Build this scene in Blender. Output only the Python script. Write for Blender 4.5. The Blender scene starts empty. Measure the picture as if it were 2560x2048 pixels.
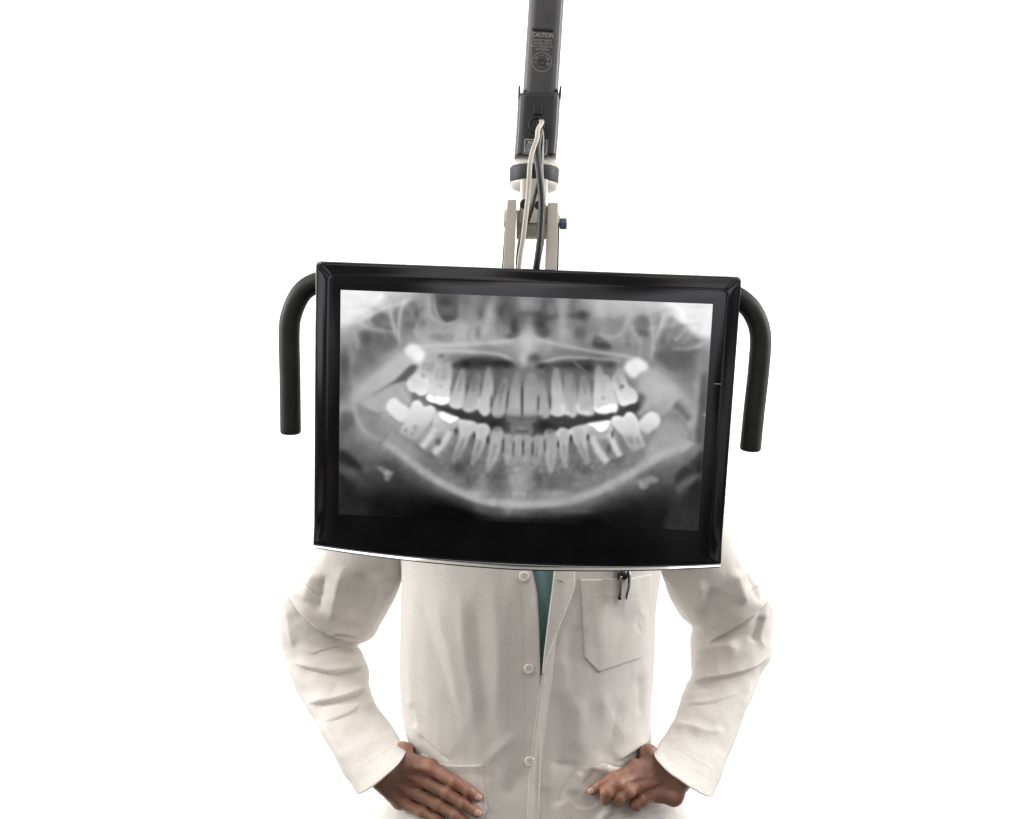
import bpy, bmesh, math, random
import numpy as np
from mathutils import Vector, Matrix, Euler
from mathutils.bvhtree import BVHTree
from mathutils.geometry import delaunay_2d_cdt

# =====================================================================  camera, world, lamps, exposure
scene = bpy.context.scene
COL = scene.collection
F = 2850.0                       # focal length in photograph pixels (2560 wide)
CAM = Vector((0, 0, 1.65))
cam_data = bpy.data.cameras.new('camera')
cam_data.sensor_width = 36.0
cam_data.lens = 36.0 * F / 2560.0
cam_data.clip_start = 0.05
cam_data.clip_end = 60
cam = bpy.data.objects.new('camera', cam_data)
cam.location = CAM
cam.rotation_euler = (math.radians(90), 0, 0)
COL.objects.link(cam)
scene.camera = cam

world = bpy.data.worlds.new('World')
scene.world = world
world.use_nodes = True
wn = world.node_tree.nodes
wl = world.node_tree.links
bg = wn['Background']
# dim room behind the camera: paler overhead than underfoot, with vague furniture-sized unevenness
geo = wn.new('ShaderNodeTexCoord')
sep = wn.new('ShaderNodeSeparateXYZ'); wl.new(geo.outputs['Generated'], sep.inputs[0])
ramp = wn.new('ShaderNodeValToRGB')
mr = wn.new('ShaderNodeMapRange'); mr.inputs['From Min'].default_value = -1; mr.inputs['From Max'].default_value = 1
wl.new(sep.outputs['Z'], mr.inputs['Value']); wl.new(mr.outputs['Result'], ramp.inputs['Fac'])
e = ramp.color_ramp.elements
e[0].position = .0; e[0].color = (.08, .078, .075, 1); e[1].position = 1.; e[1].color = (.55, .54, .52, 1)
for pos, c in ((.28, (.09, .087, .085, 1)), (.350, (.28, .27, .26, 1)), (.405, (.86, .84, .83, 1)), (.50, (.60, .565, .52, 1)), (.64, (.62, .59, .55, 1))):
    k = e.new(pos); k.color = c
vor = wn.new('ShaderNodeTexNoise'); vor.inputs['Scale'].default_value = 7.5; vor.inputs['Detail'].default_value = 1.5; vor.inputs['Roughness'].default_value = .4
wl.new(geo.outputs['Generated'], vor.inputs['Vector'])
hs = wn.new('ShaderNodeValToRGB')
hs.color_ramp.elements[0].position = .42; hs.color_ramp.elements[0].color = (.22, .22, .24, 1)
hs.color_ramp.elements[1].position = .60; hs.color_ramp.elements[1].color = (2.3, 2.35, 2.6, 1)
for pos, c in ((.47, (.45, .44, .45, 1)), (.52, (1.1, 1.08, 1.08, 1))):
    k = hs.color_ramp.elements.new(pos); k.color = c
wl.new(vor.outputs['Fac'], hs.inputs['Fac'])
mx = wn.new('ShaderNodeMix'); mx.data_type = 'RGBA'; mx.blend_type = 'MULTIPLY'; mx.inputs['Factor'].default_value = 1.0
wl.new(ramp.outputs['Color'], mx.inputs['A']); wl.new(hs.outputs['Color'], mx.inputs['B'])
wl.new(mx.outputs['Result'], bg.inputs['Color'])
bg.inputs['Strength'].default_value = 0.47

def area_lamp(name, loc, target, sx, sy, watts, color):
    d = bpy.data.lights.new(name, 'AREA')
    d.shape = 'RECTANGLE'; d.size = sx; d.size_y = sy; d.energy = watts; d.color = color
    o = bpy.data.objects.new(name, d); COL.objects.link(o)
    o.location = loc
    o.rotation_euler = (Vector(target) - Vector(loc)).to_track_quat('-Z', 'Y').to_euler()
    return o
# three lamps wash the white backdrop; two soft warm ceiling lamps light the front from above
area_lamp('backdrop_lamp', (-3.4, 1.9, 2.7), (0.75, 4.2, 1.75), 0.8, 2.2, 116, (1.0, 1.0, 1.0))
area_lamp('backdrop_lamp', (3.4, 1.9, 2.7), (-0.75, 4.2, 1.75), 0.8, 2.2, 116, (1.0, 1.0, 1.0))
area_lamp('backdrop_lamp', (0.0, 2.2, 4.3), (0.0, 4.2, 2.1), 2.6, 0.6, 64, (1.0, 1.0, 1.0))
area_lamp('front_lamp', (-1.5, 0.1, 3.2), (0.0, 2.0, 1.2), 1.4, 1.4, 27, (1.0, 0.935, 0.86))
area_lamp('front_lamp', (1.5, 0.1, 3.2), (0.0, 2.0, 1.2), 1.4, 1.4, 16, (1.0, 0.935, 0.86))

scene.view_settings.view_transform = 'Standard'
scene.view_settings.look = 'None'
scene.view_settings.exposure = 0.32
scene.view_settings.gamma = 1.0
scene.view_settings.use_curve_mapping = False
scene.cycles.use_denoising = True
scene.cycles.max_bounces = 8

# =====================================================================  helpers
def at(sx, sy, Y):
    """photograph pixel (2560 x 2048) at distance Y in front of the camera -> place in the room"""
    return Vector(((sx - 1280) / F * Y, Y, CAM.z - (sy - 1024) / F * Y))

def project(V):
    return np.c_[1280 + F * V[:, 0] / V[:, 1], 1024 - F * (V[:, 2] - CAM.z) / V[:, 1]]

def tag(o, label=None, cat=None, group=None, kind=None):
    if label: o['label'] = label
    if cat: o['category'] = cat
    if group: o['group'] = group
    if kind: o['kind'] = kind
    return o

def empty(name, loc=(0, 0, 0), rot=(0, 0, 0)):
    o = bpy.data.objects.new(name, None)
    o.empty_display_size = 0.1
    o.location = loc; o.rotation_euler = rot
    COL.objects.link(o)
    return o

def mesh_obj(name, V, Fc, mat, parent=None, smooth=True, world_coords=True):
    me = bpy.data.meshes.new(name)
    me.from_pydata([tuple(v) for v in V], [], [tuple(int(i) for i in f) for f in Fc])
    me.validate()
    me.polygons.foreach_set('use_smooth', [smooth] * len(me.polygons))
    me.update()
    o = bpy.data.objects.new(name, me)
    COL.objects.link(o)
    if mat: me.materials.append(mat)
    if parent:
        o.parent = parent
        if world_coords: o.matrix_parent_inverse = WORLD_INV.get(parent.name, Matrix.Identity(4))
    return o
WORLD_INV = {}
def root(name, label, cat, loc=(0, 0, 0), rot=(0, 0, 0), group=None):
    o = empty(name, loc, rot)
    m = Matrix.LocRotScale(Vector(loc), Euler(rot, 'XYZ'), None)
    WORLD_INV[o.name] = m.inverted()
    return tag(o, label, cat, group)

def catmull(pts, n=8, closed=False):
    p = np.array([tuple(q) for q in pts], float)
    if len(p) == 2 and not closed:
        return p[0] + (p[1] - p[0]) * np.linspace(0, 1, n + 1)[:, None]
    q = np.vstack([p[-1:], p, p[:2]]) if closed else np.vstack([2 * p[0] - p[1], p, 2 * p[-1] - p[-2]])
    m = len(p) if closed else len(p) - 1
    u = (np.arange(n) / n)[:, None]
    out = [.5 * (2 * q[i + 1] + (q[i + 2] - q[i]) * u + (2 * q[i] - 5 * q[i + 1] + 4 * q[i + 2] - q[i + 3]) * u ** 2
                 + (3 * q[i + 1] - q[i] - 3 * q[i + 2] + q[i + 3]) * u ** 3) for i in range(m)]
    if not closed: out.append(p[-1:])
    return np.vstack(out)

def grid_faces(nr, nc, wrap=True):
    r = np.arange(nr - 1)[:, None] * nc
    c = np.arange(nc if wrap else nc - 1)[None, :]
    c2 = (c + 1) % nc
    return np.stack([r + c, r + c2, r + nc + c2, r + nc + c], -1).reshape(-1, 4)

def sgn_pow(x, e): return np.sign(x) * np.abs(x) ** e

def loft(sections, expo=2.0, seg=48, caps=True):
    """sections: (centre, half-axis a, half-axis b); superellipse rings"""
    th = np.linspace(0, 2 * math.pi, seg, endpoint=False)
    c, s = sgn_pow(np.cos(th), 2 / expo), sgn_pow(np.sin(th), 2 / expo)
    V = np.vstack([np.array(C)[None] + c[:, None] * np.array(a)[None] + s[:, None] * np.array(b)[None] for C, a, b in sections])
    Fc = [tuple(f) for f in grid_faces(len(sections), seg)]
    if caps:
        Fc.append(tuple(range(seg))[::-1]); n = len(sections)
        Fc.append(tuple(range((n - 1) * seg, n * seg)))
    return V, Fc

def join(*parts):
    V = []; Fc = []; k = 0
    for v, f in parts:
        V.append(np.asarray(v)); Fc += [tuple(np.array(q) + k) for q in f]; k += len(v)
    return np.vstack(V), Fc

def tube(pts, rad, seg=16, n=8, aspect=1.0, up=(0, 1, 0), round_end=False):
    p = catmull(pts, n)
    t = np.gradient(p, axis=0); t /= np.linalg.norm(t, axis=1)[:, None]
    R = np.interp(np.linspace(0, 1, len(p)), np.linspace(0, 1, len(np.atleast_1d(rad))), np.atleast_1d(rad))
    if round_end:
        extra = [(p[-1] + t[-1] * R[-1] * .28 * math.sin(a), R[-1] * (1 - .28 * (1 - math.cos(a)))) for a in (.5, 1.0, 1.57)]
        p = np.vstack([p] + [e[0][None] for e in extra]); t = np.vstack([t] + [t[-1:]] * 3); R = np.r_[R, [e[1] for e in extra]]
    u = np.array(up, float)
    secs = []
    for i in range(len(p)):
        a = np.cross(t[i], u); a /= np.linalg.norm(a); b = np.cross(a, t[i])
        secs.append((p[i], a * R[i] * aspect, b * R[i]))
    return loft(secs, 2.0, seg)

def box_between(c, ax, ay, az):
    """box with centre c and half axes"""
    c = np.array(c); ax, ay, az = np.array(ax), np.array(ay), np.array(az)
    V = np.array([c + i * ax + j * ay + k * az for i in (-1, 1) for j in (-1, 1) for k in (-1, 1)])
    Fc = [(0, 1, 3, 2), (4, 6, 7, 5), (0, 4, 5, 1), (2, 3, 7, 6), (0, 2, 6, 4), (1, 5, 7, 3)]
    return V, Fc

def bevel(o, w, seg=3):
    m = o.modifiers.new('bevel', 'BEVEL'); m.width = w; m.segments = seg; m.limit_method = 'ANGLE'; m.angle_limit = math.radians(40)
    o.data.polygons.foreach_set('use_smooth', [True] * len(o.data.polygons))
    w2 = o.modifiers.new('wn', 'WEIGHTED_NORMAL'); w2.keep_sharp = False
    return o

# ---------------------------------------------------------------------  materials
def material(name, color, rough=.5, metal=0., spec=.5, **kw):
    m = bpy.data.materials.new(name); m.use_nodes = True
    b = m.node_tree.nodes['Principled BSDF']
    b.inputs['Base Color'].default_value = (*color, 1)
    b.inputs['Roughness'].default_value = rough
    b.inputs['Metallic'].default_value = metal
    b.inputs['Specular IOR Level'].default_value = spec
    for k, v in kw.items(): b.inputs[k.replace('_', ' ')].default_value = v
    return m

def vary(m, color_a, color_b, scale, detail=4., bump=0., bump_scale=None, dist=.001, rough=None):
    """procedural mottling between two colours plus fine relief"""
    nt = m.node_tree; N, L = nt.nodes, nt.links; b = N['Principled BSDF']
    tc = N.new('ShaderNodeTexCoord')
    nz = N.new('ShaderNodeTexNoise'); nz.inputs['Scale'].default_value = scale; nz.inputs['Detail'].default_value = detail
    L.new(tc.outputs['Object'], nz.inputs['Vector'])
    cr = N.new('ShaderNodeValToRGB')
    cr.color_ramp.elements[0].position = .35; cr.color_ramp.elements[1].position = .65
    cr.color_ramp.elements[0].color = (*color_a, 1); cr.color_ramp.elements[1].color = (*color_b, 1)
    L.new(nz.outputs['Fac'], cr.inputs['Fac']); L.new(cr.outputs['Color'], b.inputs['Base Color'])
    if rough:
        mr = N.new('ShaderNodeMapRange'); mr.inputs['To Min'].default_value = rough[0]; mr.inputs['To Max'].default_value = rough[1]
        L.new(nz.outputs['Fac'], mr.inputs['Value']); L.new(mr.outputs['Result'], b.inputs['Roughness'])
    if bump:
        n2 = N.new('ShaderNodeTexNoise'); n2.inputs['Scale'].default_value = bump_scale or scale * 8; n2.inputs['Detail'].default_value = 5
        L.new(tc.outputs['Object'], n2.inputs['Vector'])
        bp = N.new('ShaderNodeBump'); bp.inputs['Strength'].default_value = bump; bp.inputs['Distance'].default_value = dist
        L.new(n2.outputs['Fac'], bp.inputs['Height']); L.new(bp.outputs['Normal'], b.inputs['Normal'])
    return m

def cloth(name, color, weave=900., sheen=.25, mott=.06, through=0.):
    m = material(name, color, .85, 0, .25, Sheen_Weight=sheen, Sheen_Roughness=.45)
    nt = m.node_tree; N, L = nt.nodes, nt.links; b = N['Principled BSDF']
    tc = N.new('ShaderNodeTexCoord')
    nz = N.new('ShaderNodeTexNoise'); nz.inputs['Scale'].default_value = 9; nz.inputs['Detail'].default_value = 6
    L.new(tc.outputs['Object'], nz.inputs['Vector'])
    cr = N.new('ShaderNodeValToRGB')
    cr.color_ramp.elements[0].position = .3; cr.color_ramp.elements[1].position = .7
    cr.color_ramp.elements[0].color = (*[c * (1 - mott) for c in color], 1)
    cr.color_ramp.elements[1].color = (*[min(1, c * (1 + mott * .6)) for c in color], 1)
    L.new(nz.outputs['Fac'], cr.inputs['Fac']); L.new(cr.outputs['Color'], b.inputs['Base Color'])
    gr = N.new('ShaderNodeTexNoise'); gr.inputs['Scale'].default_value = 420; gr.inputs['Detail'].default_value = 3
    L.new(tc.outputs['Object'], gr.inputs['Vector'])
    gm_ = N.new('ShaderNodeMapRange'); gm_.inputs['From Min'].default_value = .3; gm_.inputs['From Max'].default_value = .7; gm_.inputs['To Min'].default_value = .92; gm_.inputs['To Max'].default_value = 1.05
    L.new(gr.outputs['Fac'], gm_.inputs['Value'])
    mg = N.new('ShaderNodeMix'); mg.data_type = 'RGBA'; mg.blend_type = 'MULTIPLY'; mg.inputs['Factor'].default_value = 1
    L.new(cr.outputs['Color'], mg.inputs['A']); L.new(gm_.outputs['Result'], mg.inputs['B']); L.new(mg.outputs['Result'], b.inputs['Base Color'])
    if through:
        tr = N.new('ShaderNodeBsdfTranslucent'); ms = N.new('ShaderNodeMixShader'); ms.inputs['Fac'].default_value = through
        L.new(mg.outputs['Result'], tr.inputs['Color']); L.new(b.outputs['BSDF'], ms.inputs[1]); L.new(tr.outputs['BSDF'], ms.inputs[2])
        L.new(ms.outputs['Shader'], N['Material Output'].inputs['Surface'])
    wa = N.new('ShaderNodeTexWave'); wa.bands_direction = 'X'; wa.inputs['Scale'].default_value = weave; wa.inputs['Distortion'].default_value = 1.5
    wb = N.new('ShaderNodeTexWave'); wb.bands_direction = 'Z'; wb.inputs['Scale'].default_value = weave; wb.inputs['Distortion'].default_value = 1.5
    n3 = N.new('ShaderNodeTexNoise'); n3.inputs['Scale'].default_value = 260; n3.inputs['Detail'].default_value = 4
    for x in (wa, wb, n3): L.new(tc.outputs['Object'], x.inputs['Vector'])
    ad = N.new('ShaderNodeMath'); ad.operation = 'ADD'; L.new(wa.outputs['Fac'], ad.inputs[0]); L.new(wb.outputs['Fac'], ad.inputs[1])
    a2 = N.new('ShaderNodeMath'); a2.operation = 'MULTIPLY_ADD'; a2.inputs[1].default_value = .35
    L.new(ad.outputs[0], a2.inputs[0]); L.new(n3.outputs['Fac'], a2.inputs[2])
    bp = N.new('ShaderNodeBump'); bp.inputs['Strength'].default_value = .22; bp.inputs['Distance'].default_value = .0006
    L.new(a2.outputs[0], bp.inputs['Height']); L.new(bp.outputs['Normal'], b.inputs['Normal'])
    return m

M = {}
M['coat'] = cloth('white_cotton', (.775, .743, .690), mott=.025, through=.15)
M['shirt'] = cloth('teal_cotton', (.20, .325, .325), weave=700, sheen=.15, mott=.12)
M['bezel'] = vary(material('gloss_black_plastic', (.010, .010, .011), .09, 0, .85), (.006, .006, .007), (.009, .0085, .0085), 30, rough=(.025, .06))
M['housing'] = vary(material('satin_black_plastic', (.02, .02, .021), .38), (.017, .017, .018), (.024, .024, .025), 60, bump=.15, bump_scale=900, dist=.0004)
M['handle'] = vary(material('black_handle_paint', (.022, .024, .022), .5, 0, .3), (.017, .019, .018), (.026, .028, .026), 40, bump=.12, bump_scale=700, dist=.0004, rough=(.46, .58))
M['chrome'] = material('polished_chrome', (.86, .86, .85), .07, 1.0)
M['arm'] = vary(material('dark_grey_arm_paint', (.045, .048, .052), .40), (.052, .055, .060), (.068, .070, .074), 25, bump=.12, bump_scale=800, dist=.0004, rough=(.34, .46))
M['cover'] = vary(material('charcoal_cover_plastic', (.028, .030, .034), .38), (.024, .026, .030), (.034, .036, .040), 25, bump=.12, bump_scale=800, dist=.0004)
M['dark'] = material('black_rubber', (.012, .012, .014), .55)
M['cream'] = vary(material('cream_enamel', (.54, .52, .475), .42), (.52, .50, .455), (.57, .55, .50), 18, bump=.08, bump_scale=500, dist=.0004)
M['white_plastic'] = material('white_plastic', (.62, .62, .60), .45)
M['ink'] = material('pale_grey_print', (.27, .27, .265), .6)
M['cable_cream'] = material('cream_cable_sheath', (.62, .585, .53), .45)
M['cable_black'] = vary(material('black_cable_sheath', (.02, .021, .022), .4), (.017, .018, .019), (.025, .025, .026), 50)
M['blue'] = material('blue_knob_plastic', (.085, .125, .20), .42)
M['pen_clip'] = material('dark_steel_clip', (.30, .30, .31), .25, 1.0)
M['steel'] = material('brushed_steel', (.62, .62, .62), .25, 1.0)
M['button'] = material('pearl_button', (.80, .765, .70), .25)
M['pen_black'] = material('black_pen_plastic', (.015, .015, .016), .3)
M['pen_bronze'] = material('bronze_pen_clip', (.26, .23, .20), .3, .8)

def skin_material():
    m = material('skin', (.40, .215, .15), .43, 0, .5)
    nt = m.node_tree; N, L = nt.nodes, nt.links; b = N['Principled BSDF']
    b.inputs['Subsurface Weight'].default_value = .12
    b.inputs['Subsurface Radius'].default_value = (.012, .005, .003)
    b.inputs['Subsurface Scale'].default_value = .6
    tc = N.new('ShaderNodeTexCoord')
    n1 = N.new('ShaderNodeTexNoise'); n1.inputs['Scale'].default_value = 38; n1.inputs['Detail'].default_value = 6
    cr = N.new('ShaderNodeValToRGB')
    cr.color_ramp.elements[0].position = .3; cr.color_ramp.elements[1].position = .72
    cr.color_ramp.elements[0].color = (.225, .108, .070, 1); cr.color_ramp.elements[1].color = (.345, .185, .126, 1)
    L.new(tc.outputs['Object'], n1.inputs['Vector']); L.new(n1.outputs['Fac'], cr.inputs['Fac']); L.new(cr.outputs['Color'], b.inputs['Base Color'])
    # knuckle creases and redder joints, carried by the mesh
    kn = N.new('ShaderNodeAttribute'); kn.attribute_name = 'knuckle'
    cz = N.new('ShaderNodeAttribute'); cz.attribute_name = 'crease'
    m1 = N.new('ShaderNodeMix'); m1.data_type = 'RGBA'; m1.inputs['B'].default_value = (.36, .155, .10, 1)
    L.new(kn.outputs['Fac'], m1.inputs['Factor']); L.new(cr.outputs['Color'], m1.inputs['A'])
    m2 = N.new('ShaderNodeMix'); m2.data_type = 'RGBA'; m2.inputs['B'].default_value = (.14, .055, .034, 1)
    L.new(cz.outputs['Fac'], m2.inputs['Factor']); L.new(m1.outputs['Result'], m2.inputs['A']); L.new(m2.outputs['Result'], b.inputs['Base Color'])
    vo = N.new('ShaderNodeTexVoronoi'); vo.inputs['Scale'].default_value = 620
    n2 = N.new('ShaderNodeTexNoise'); n2.inputs['Scale'].default_value = 190; n2.inputs['Detail'].default_value = 5
    L.new(tc.outputs['Object'], vo.inputs['Vector']); L.new(tc.outputs['Object'], n2.inputs['Vector'])
    ad = N.new('ShaderNodeMath'); ad.operation = 'MULTIPLY_ADD'; ad.inputs[1].default_value = .5
    L.new(vo.outputs['Distance'], ad.inputs[0]); L.new(n2.outputs['Fac'], ad.inputs[2])
    bp = N.new('ShaderNodeBump'); bp.inputs['Strength'].default_value = .45; bp.inputs['Distance'].default_value = .0012
    L.new(ad.outputs[0], bp.inputs['Height']); L.new(bp.outputs['Normal'], b.inputs['Normal'])
    return m
M['skin'] = skin_material()
M['nail'] = material('fingernail', (.50, .30, .235), .25)
M['hair'] = vary(material('dark_hair', (.03, .022, .017), .5), (.02, .015, .012), (.045, .033, .025), 160, bump=.6, bump_scale=300, dist=.003)
M['backdrop'] = vary(material('white_paper_backdrop', (.88, .88, .88), .9, 0, .1), (.875, .875, .875), (.885, .885, .885), 3)

# =====================================================================  backdrop
def build_backdrop():
    n = 24
    prof = [(4.2, 5.2), (4.2, .9)] + [(4.2 - 1.0 * (1 - math.cos(a)), .9 - .9 * math.sin(a)) for a in np.linspace(.1, math.pi / 2, n)] + [(2.8, 0.0), (2.3, 0.0)]
    V = np.array([(x, y, z) for (y, z) in prof for x in np.linspace(-5.5, 5.5, 9)])
    o = mesh_obj('backdrop', V, grid_faces(len(prof), 9, False)[:, ::-1], M['backdrop'])
    tag(o, kind='structure')
build_backdrop()

# =====================================================================  the picture on the screen
def xray_canvas():
    SC = 3.0
    W, H = 720, 496
    gx, gy = np.meshgrid((np.arange(W) + .5) * SC, (np.arange(H) + .5) * SC)
    rows = [50, 150, 250, 350, 450, 550, 650, 750, 850, 950, 1050, 1150, 1250, 1350, 1450]
    cols = [0, 180, 360, 540, 720, 900, 1080, 1260, 1440, 1620, 1800, 1980, 2160]
    G = np.array([
        [225, 212, 190, 150, 120, 110, 150, 140, 165, 185, 205, 222, 228],
        [212, 200, 150, 125, 118,  95,  95, 115, 160, 175, 185, 215, 225],
        [190, 150, 130, 145, 155, 125,  92, 130, 132, 132, 150, 190, 215],
        [150, 118, 140, 165, 168, 158, 160, 145, 135, 140, 132, 125, 175],
        [135, 120, 170, 160, 110,  90, 110, 110,  95, 130, 130, 110, 150],
        [105, 145, 175, 130, 110,  90, 100, 100, 110, 130, 165, 125, 140],
        [120, 165, 150, 110,  95,  80,  85,  80,  90, 120, 170, 150, 110],
        [140, 160, 165, 130,  80,  65,  75,  65,  75,  90, 150, 160,  90],
        [110, 145, 150, 140, 115,  85,  85,  80, 100, 120, 145, 150,  75],
        [100, 125, 125, 120, 115, 125, 130, 120, 115, 112, 135, 140,  70],
        [ 85,  98,  92, 112, 108, 118, 130, 125, 112, 108, 112, 110,  70],
        [ 60,  75,  70,  95, 108, 112, 130, 112, 120, 122,  90,  85,  75],
        [ 48,  50,  42,  42,  70, 125, 135, 140, 110,  66,  58,  58,  62],
        [ 60,  48,  38,  22,  22,  60,  58,  50,  40,  40,  50,  58,  72],
        [ 70,  50,  38,  20,  20,  50,  50,  45,  36,  40,  50,  60,  80]], float)

    def cub(v, xs, q):                      # smooth (Catmull-Rom) interpolation along axis 0
        t = np.interp(q, xs, np.arange(len(xs)))
        i = np.clip(t.astype(int), 0, len(xs) - 2); u = (t - i)
        n = len(xs) - 1
        p0, p1, p2, p3 = v[np.maximum(i - 1, 0)], v[i], v[i + 1], v[np.minimum(i + 2, n)]
        u = u.reshape(-1, *([1] * (v.ndim - 1)))
        return .5 * (2 * p1 + (p2 - p0) * u + (2 * p0 - 5 * p1 + 4 * p2 - p3) * u ** 2 + (3 * p1 - p0 - 3 * p2 + p3) * u ** 3)
    G[12:] *= np.array([[.9], [.75], [.75]])
    A = cub(G, rows, gy[:, 0]); A = cub(A.T.copy(), cols, gx[0]).T
    C = [np.clip(A, 0, 255)]

    def smooth(pts, closed, n=6):
        p = np.array(pts, float)
        if closed: q = np.vstack([p[-1:], p, p[:2]])
        else: q = np.vstack([p[:1], p, p[-1:]])
        out = []
        m = len(p) if closed else len(p) - 1
        for i in range(m):
            a, b, c, d = q[i], q[i + 1], q[i + 2], q[i + 3]
            for u in np.arange(n) / n:
                out.append(.5 * (2 * b + (c - a) * u + (2 * a - 5 * b + 4 * c - d) * u ** 2 + (3 * b - a - 3 * c + d) * u ** 3))
        if not closed: out.append(p[-1])
        return np.array(out)

    def blur(m, s):
        s = s / SC
        if s < .3: return m
        r = int(3 * s + 1); k = np.exp(-.5 * (np.arange(-r, r + 1) / s) ** 2); k /= k.sum()
        m = np.pad(m, r, mode='edge')
        m = sum(k[i] * m[:, i:m.shape[1] - 2 * r + i] for i in range(2 * r + 1))
        return sum(k[i] * m[i:m.shape[0] - 2 * r + i] for i in range(2 * r + 1))

    def win(x0, y0, x1, y1):
        return (slice(max(0, int(y0 / SC)), max(0, min(H, int(y1 / SC) + 2))), slice(max(0, int(x0 / SC)), max(0, min(W, int(x1 / SC) + 2))))

    def poly(pts, val, b=6, a=1., val2=None, sm=True, af=None):
        """filled soft shape; val2 = value at its bottom"""
        p = smooth(pts, True) if sm else np.array(pts, float)
        lo, hi = p.min(0) - 4 * b - 6, p.max(0) + 4 * b + 6
        w = win(*lo, *hi); X, Y = gx[w], gy[w]
        m = np.zeros(X.shape, bool)
        for (xa, ya), (xb, yb) in zip(p, np.roll(p, -1, 0)):
            if ya == yb: continue
            c = ((ya > Y) != (yb > Y)) & (X < (xb - xa) * (Y - ya) / (yb - ya) + xa)
            m ^= c
        m = blur(m.astype(float), b) * a
        v = val if val2 is None else val + (val2 - val) * np.clip((Y - p[:, 1].min()) / np.ptp(p[:, 1]), 0, 1)
        if af is not None: m = m * np.interp((Y - p[:, 1].min()) / np.ptp(p[:, 1]), [0, .45, 1], af)
        C[0][w] = C[0][w] * (1 - m) + v * m

    def line(pts, wd, val, a=1., taper=0, sharp=2., fade=.22):
        p = smooth(pts, False) if len(pts) > 2 else np.array(pts, float)
        lo, hi = p.min(0) - 3 * wd - 4, p.max(0) + 3 * wd + 4
        w = win(*lo, *hi); X, Y = gx[w], gy[w]
        D = np.full(X.shape, 1e9); T = np.zeros(X.shape)
        n = len(p) - 1
        for i in range(n):
            d = p[i + 1] - p[i]; L = d @ d + 1e-9
            t = np.clip(((X - p[i, 0]) * d[0] + (Y - p[i, 1]) * d[1]) / L, 0, 1)
            e = np.hypot(X - p[i, 0] - t * d[0], Y - p[i, 1] - t * d[1])
            T = np.where(e < D, (i + t) / n, T); D = np.minimum(D, e)
        if wd <= 10 and val > 140: a = a * .72; wd = wd * 1.15
        m = np.exp(-(D / (wd * 1.15)) ** sharp) * a * .68
        m = m + (1 - m) * np.exp(-(D / (wd * 2.6)) ** 2) * a * .30
        if fade: m *= np.clip(T / fade, 0, 1) ** .7 * np.clip((1 - T) / fade, 0, 1) ** .7
        m = np.minimum(m, 1)
        if taper == 1: m *= 1 - T
        if taper == 2: m *= np.sin(np.pi * np.clip(T, .02, .98)) ** .6
        if taper == 3: m *= T
        C[0][w] = C[0][w] * (1 - m) + val * m

    def spot(x, y, rx, ry, val, a=1.):
        w = win(x - 2.6 * rx, y - 2.6 * ry, x + 2.6 * rx, y + 2.6 * ry)
        m = a * np.exp(-(((gx[w] - x) / rx) ** 2 + ((gy[w] - y) / ry) ** 2) ** 1.3)
        C[0][w] = C[0][w] * (1 - m) + val * m

    # ---------- upper skull, left half
    poly([(30, 60), (250, 70), (230, 130), (150, 190), (60, 235), (20, 250)], 228, 22, .8)
    spot(90, 100, 60, 18, 200, .6); spot(120, 165, 50, 10, 205, .6)
    line([(40, 185), (150, 170), (235, 110), (265, 70)], 16, 240, .8)
    line([(30, 205), (100, 225), (180, 262), (300, 280), (345, 300)], 14, 190, .7)
    poly([(190, 225), (230, 188), (270, 185), (300, 205), (318, 260), (325, 285), (250, 282), (200, 262)], 112, 9, .95)
    poly([(158, 240), (175, 228), (195, 245), (212, 268), (180, 262)], 130, 7, .8)
    poly([(330, 165), (350, 150), (352, 270), (335, 280), (318, 220)], 122, 9, .8)
    poly([(368, 170), (430, 120), (470, 130), (500, 180), (505, 240), (460, 275), (362, 285)], 122, 16, .85)
    spot(455, 190, 18, 30, 88, .8); spot(400, 190, 26, 18, 110, .6); spot(420, 255, 55, 20, 108, .7)
    spot(485, 165, 14, 22, 90, .8)
    line([(430, 95), (385, 128), (300, 150), (240, 172), (170, 205), (120, 225)], 8, 212, .85)
    line([(300, 90), (306, 180), (312, 220), (335, 300), (355, 350)], 9, 190, .9)
    line([(388, 90), (384, 120), (362, 180), (354, 250), (352, 320), (362, 385)], 7, 196, .9)
    line([(515, 85), (520, 140), (525, 190), (545, 215), (590, 240), (650, 245)], 12, 176, .8)
    line([(460, 240), (450, 290), (462, 340)], 7, 172, .7); spot(488, 240, 16, 20, 108, .8)
    poly([(115, 300), (180, 300), (300, 306), (345, 335), (330, 380), (260, 410), (190, 420), (140, 395)], 112, 14, .95, 120)
    spot(165, 330, 32, 40, 92, .75)
    line([(30, 300), (70, 400), (92, 480), (100, 600)], 26, 165, .55)
    line([(100, 270), (112, 320), (125, 400)], 14, 168, .6)
    spot(45, 470, 34, 90, 92, .8); spot(120, 505, 34, 40, 118, .7)
    poly([(30, 60), (190, 64), (120, 120), (30, 170)], 232, 20, .5); spot(60, 215, 50, 40, 226, .7)
    # orbit / nasal
    poly([(556, 80), (552, 140), (565, 195), (590, 232), (630, 243), (665, 235), (690, 200), (700, 150), (690, 110), (680, 80)], 100, 9, .95)
    spot(610, 125, 45, 28, 82, .8); spot(625, 215, 40, 20, 80, .8)
    line([(555, 85), (553, 145), (572, 205), (610, 243), (650, 243), (680, 225)], 6, 186, .75)
    spot(740, 200, 40, 55, 125, .6); spot(700, 160, 20, 40, 140, .6)
    spot(815, 190, 20, 34, 92, .85); spot(800, 300, 22, 40, 108, .85); spot(560, 320, 40, 24, 128, .6)
    poly([(575, 310), (665, 300), (672, 330), (655, 352), (570, 350)], 132, 9, .6)
    line([(668, 290), (674, 320), (662, 350)], 6, 182, .7)
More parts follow.
